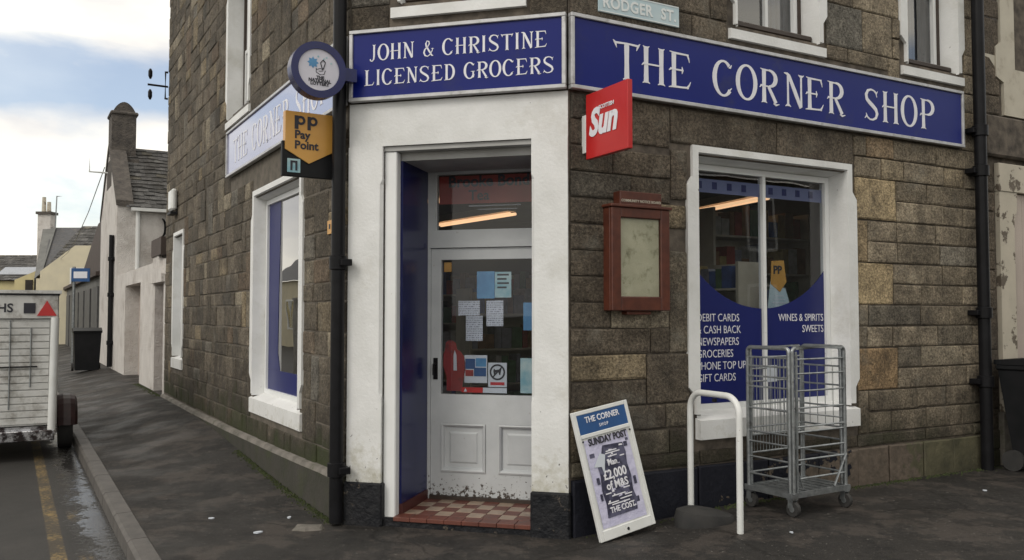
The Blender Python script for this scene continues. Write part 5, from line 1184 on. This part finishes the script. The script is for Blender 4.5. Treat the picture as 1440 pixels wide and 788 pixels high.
# ---------------------------------------------------------------- livestock trailer
def trailer():
    ang = aR; o = Vector((-5.37, 10.1, gh(-5.4, 10.1) - .118)); W = Matrix.Translation(o) @ Matrix.Rotation(ang + D2R(1), 4, 'Z')
    t = thing('trailer', 'dirty white slatted livestock trailer parked at the kerb with red triangle reflector', 'trailer', W)
    w, L, z0, z1 = 1.9, 3.2, .30, 1.96
    BX('side_panel', (-.04, .06, z0 + .1), (-.005, L, z1 - .02), M['trailer'], t); BX('side_panel', (-w, .06, z0 + .1), (-w + .04, L, z1 - .02), M['trailer'], t); BX('front_panel', (-w + .04, L - .04, z0 + .1), (-.04, L, z1 - .02), M['trailer'], t)
    BX('roof', (-w - .02, -.02, z1 - .018), (.02, L, z1 + .02), M['trailer'], t)
    BX('floor', (-w, .0, z0), (0, L, z0 + .09), M['chrome'], t)
    tg = BX('tailgate', (-w + .05, .02, z0 + .1), (-.09, .045, z1 - .32), M['trailer'], t)
    nz = 15; zz = z0 + .12; st_ = (z1 - .34 - zz) / nz
    for k in range(nz): BX('slat', (-w + .06, -.002, zz + k * st_), (-.10, .019, zz + (k + 1) * st_ - .012), M['trailer'], tg, W, bev=.004)
    BX('header_board', (-w + .02, -.02, z1 - .31), (-.02, .03, z1 - .04), M['trailer'], t)
    BX('lamp_rail', (-w, -.035, z1 - .04), (0, .02, z1 - .0185), M['blackmatt'], t)
    obj(MB().tube([(-.06, -.02, z0 - .02), (-.045, -.02, z1 - .3)], .045, 12), 'corner_post', M['whitemetal'], t, smooth=True)
    for x in (-.50, -.29): obj(MB().tube([(x, -.012, z0 + .55 if x > -.4 else z0 + .3), (x, -.012, z1 - .42 if x > -.4 else z1 - .33)], .009, 6), 'latch_bar', M['galv'], tg, W)
    BX('latch_bar', (-.62, -.02, z0 + .78), (-.22, -.003, z0 + .795), M['blackmatt'], tg, W); 
    TXT(t, W, -.59, -.0235, z1 - .235, 'SHS', .14, M['ink'], bold=.003, align='CENTER')
    BX('lamp', (-.37, -.03, z1 - .25), (-.25, -.0205, z1 - .13), M['ink'], t)
    obj(MB().prism([(-.235, z1 - .28), (-.03, z1 - .28), (-.132, z1 - .10)], -.034, -.0205), 'triangle_reflector', M['red'], t)
    BX('bumper', (-w, -.09, z0 - .07), (-.03, -.01, z0 + .05), M['chrome'], t, bev=.008)
    wh = obj(MB().tube([(.04, 1.0, .30), (.20, 1.0, .30)], .30, 24), 'wheel', M['rubber'], t, smooth=True); obj(MB().tube([(.19, 1.0, .30), (.205, 1.0, .30)], .15, 16), 'rim', M['galv'], wh, W)
    P = []
    for k in range(13): a = math.pi * k / 12; P.append((1.0 + .38 * math.cos(a), .32 + .36 * math.sin(a)))
    for k in range(12, -1, -1): a = math.pi * k / 12; P.append((1.0 + .345 * math.cos(a), .32 + .325 * math.sin(a)))
    mb = MB(); k_ = 13; xs_ = ((.0, .0), (.03, .045), (.09, .06), (.17, .06), (.22, .045), (.25, .0))
    for x_, o_ in xs_:
        for q in range(k_): a = math.pi * q / (k_ - 1); mb.v.append(Vector((x_, 1.0 + (.31 + o_) * math.cos(a), .31 + (.31 + o_) * math.sin(a))))
    mb.f = [(i * k_ + j, i * k_ + j + 1, (i + 1) * k_ + j + 1, (i + 1) * k_ + j) for i in range(5) for j in range(k_ - 1)]
    obj(mb, 'mudguard', M['darkred'], t)
    BX('axle', (-w + .1, .95, .25), (.04, 1.05, .33), M['blackmatt'], t)
    wh = obj(MB().tube([(-w - .2, 1.0, .30), (-w - .04, 1.0, .30)], .30, 24), 'wheel', M['rubber'], t, smooth=True)
trailer()
# ---------------------------------------------------------------- houses across the streets (seen in the window reflections)
def across(label, F, x0, x1, y, h, m, n):
    t = thing('street_house', label, 'house', off(F, (x0 + x1) / 2, y - 3, .0)); G_ = F @ Matrix.Translation((0, y, 0)) @ Matrix.Rotation(math.pi, 4, 'Z')
    BX('wall', (-x1, 0, -.1), (-x0, .3, h), m, t, G_)
    obj(MB().add([(-x1, -.2, h), (-x0, -.2, h), (-x0, 4, h + 3), (-x1, 4, h + 3)], [(0, 1, 2, 3)]), 'roof', M['slate'], t, G_)
    for i in range(n):
        cx_ = -x1 + (x1 - x0) * (i + .5) / n
        for z in ((.9, 2.4), (3.6, 5.0)) if h > 4.5 else ((.9, 2.3),):
            w_ = BX('window', (cx_ - .5, -.02, z[0]), (cx_ + .5, -.005, z[1]), M['glassside'], t, G_); frame_part('frame', G_, w_, (cx_ - .6, cx_ + .6, z[0] - .1, z[1] + .1), -.04, .1, .06, M['whitegloss'], (cx_,))
across('cream house across the side street, seen only in reflections', FL, -44, -14, -10.5, 3.4, M['creamwall'], 9)
across('grey house facing the shop across the main street', FR, 4, 30, -13.0, 5.6, M['greywall'], 8)
# ---------------------------------------------------------------- litter, moss, rubble by the pipe
lit = random.Random(6)
for i, (x, y, s, lab) in enumerate(((-1.75, 6.75, .02, 'white scrap of litter on the pavement left of the drainpipe'), (-1.86, 6.3, .028, 'largest white scrap of litter in the middle of the side pavement'), (-2.35, 6.72, .018, 'pale scrap of litter lying nearest the side kerb'), (4.05, 7.35, .015, 'tiny white scrap on the pavement near the black bin'), (1.95, 6.0, .012, 'tiny pale scrap in front of the roll cage'))):
    P = [(s * (1 + .4 * lit.random()) * math.cos(2 * math.pi * k / 7), s * (.5 + .4 * lit.random()) * math.sin(2 * math.pi * k / 7)) for k in range(7)]
    t = obj(MB().slab(P, .003, .012), 'litter', M['paper'], None, Matrix.Translation((x, y, gh(x, y))) @ Matrix.Rotation(lit.random() * 3, 4, 'Z')); tag(t, lab, 'litter', 'scraps of litter on the pavement')
mb = MB(); lit = random.Random(19)
for k in range(2600):       # moss and weeds where the wall meets the pavement
    which = lit.random()
    if which < .45: q = FL @ Vector((-lit.random() ** 1.3 * 3.2 - .05, -.065 - abs(lit.gauss(0, .035)), 0))
    elif which < .62: q = FL @ Vector((-8.9 - lit.random() * 3, -.03 - abs(lit.gauss(0, .05)), 0))
    else: q = FR @ Vector((lit.uniform(.1, 5.0), -.05 - abs(lit.gauss(0, .04)), 0))
    z = gh(q.x, q.y); s = lit.uniform(.006, .016); a = lit.random() * 6.3
    mb.add([(q.x + s * math.cos(a), q.y + s * math.sin(a), z - .002), (q.x + s * math.cos(a + 2.1), q.y + s * math.sin(a + 2.1), z - .002), (q.x + s * math.cos(a + 4.2), q.y + s * math.sin(a + 4.2), z - .002), (q.x + s * .4 * math.cos(a), q.y, z + s * lit.uniform(.4, 1.4))], [(0, 1, 3), (1, 2, 3), (2, 0, 3)])
obj(mb, 'moss', M['moss'], None, I, kind='stuff')
t = thing('stone_chip', 'pale broken lump of cement at the foot of the left drainpipe', 'rubble', Matrix.Translation((-1.53, 6.42, .0)))
mb = MB(); P = [(-.11, -.05), (.0, -.075), (.12, -.04), (.13, .03), (.02, .06), (-.10, .04)]
mb.add([(x, y, -.005) for x, y in P] + [(x * .8, y * .8, .018 + .012 * (i % 2)) for i, (x, y) in enumerate(P)], [tuple(range(6, 12))] + [(i, (i + 1) % 6, (i + 1) % 6 + 6, i + 6) for i in range(6)]); obj(mb, 'lump', M['ledge'], t)
# overhead wire
t = thing('overhead_wire', 'thin overhead wire rising towards the white house gable', 'wire', Matrix.Translation(FL @ Vector((um - .2, -.4, 5.8))))
pa = FL @ Vector((um - .2, -.1, 5.6)); pb = Vector((-21, 39.5, 4.2)); mid = (pa + pb) / 2 + Vector((0, 0, -.5)); obj(MB().tube([pa, pa.lerp(mid, .5) - Vector((0, 0, .12)), mid, mid.lerp(pb, .5) - Vector((0, 0, .12)), pb], .012, 4), 'cable', M['galv'], t, I)
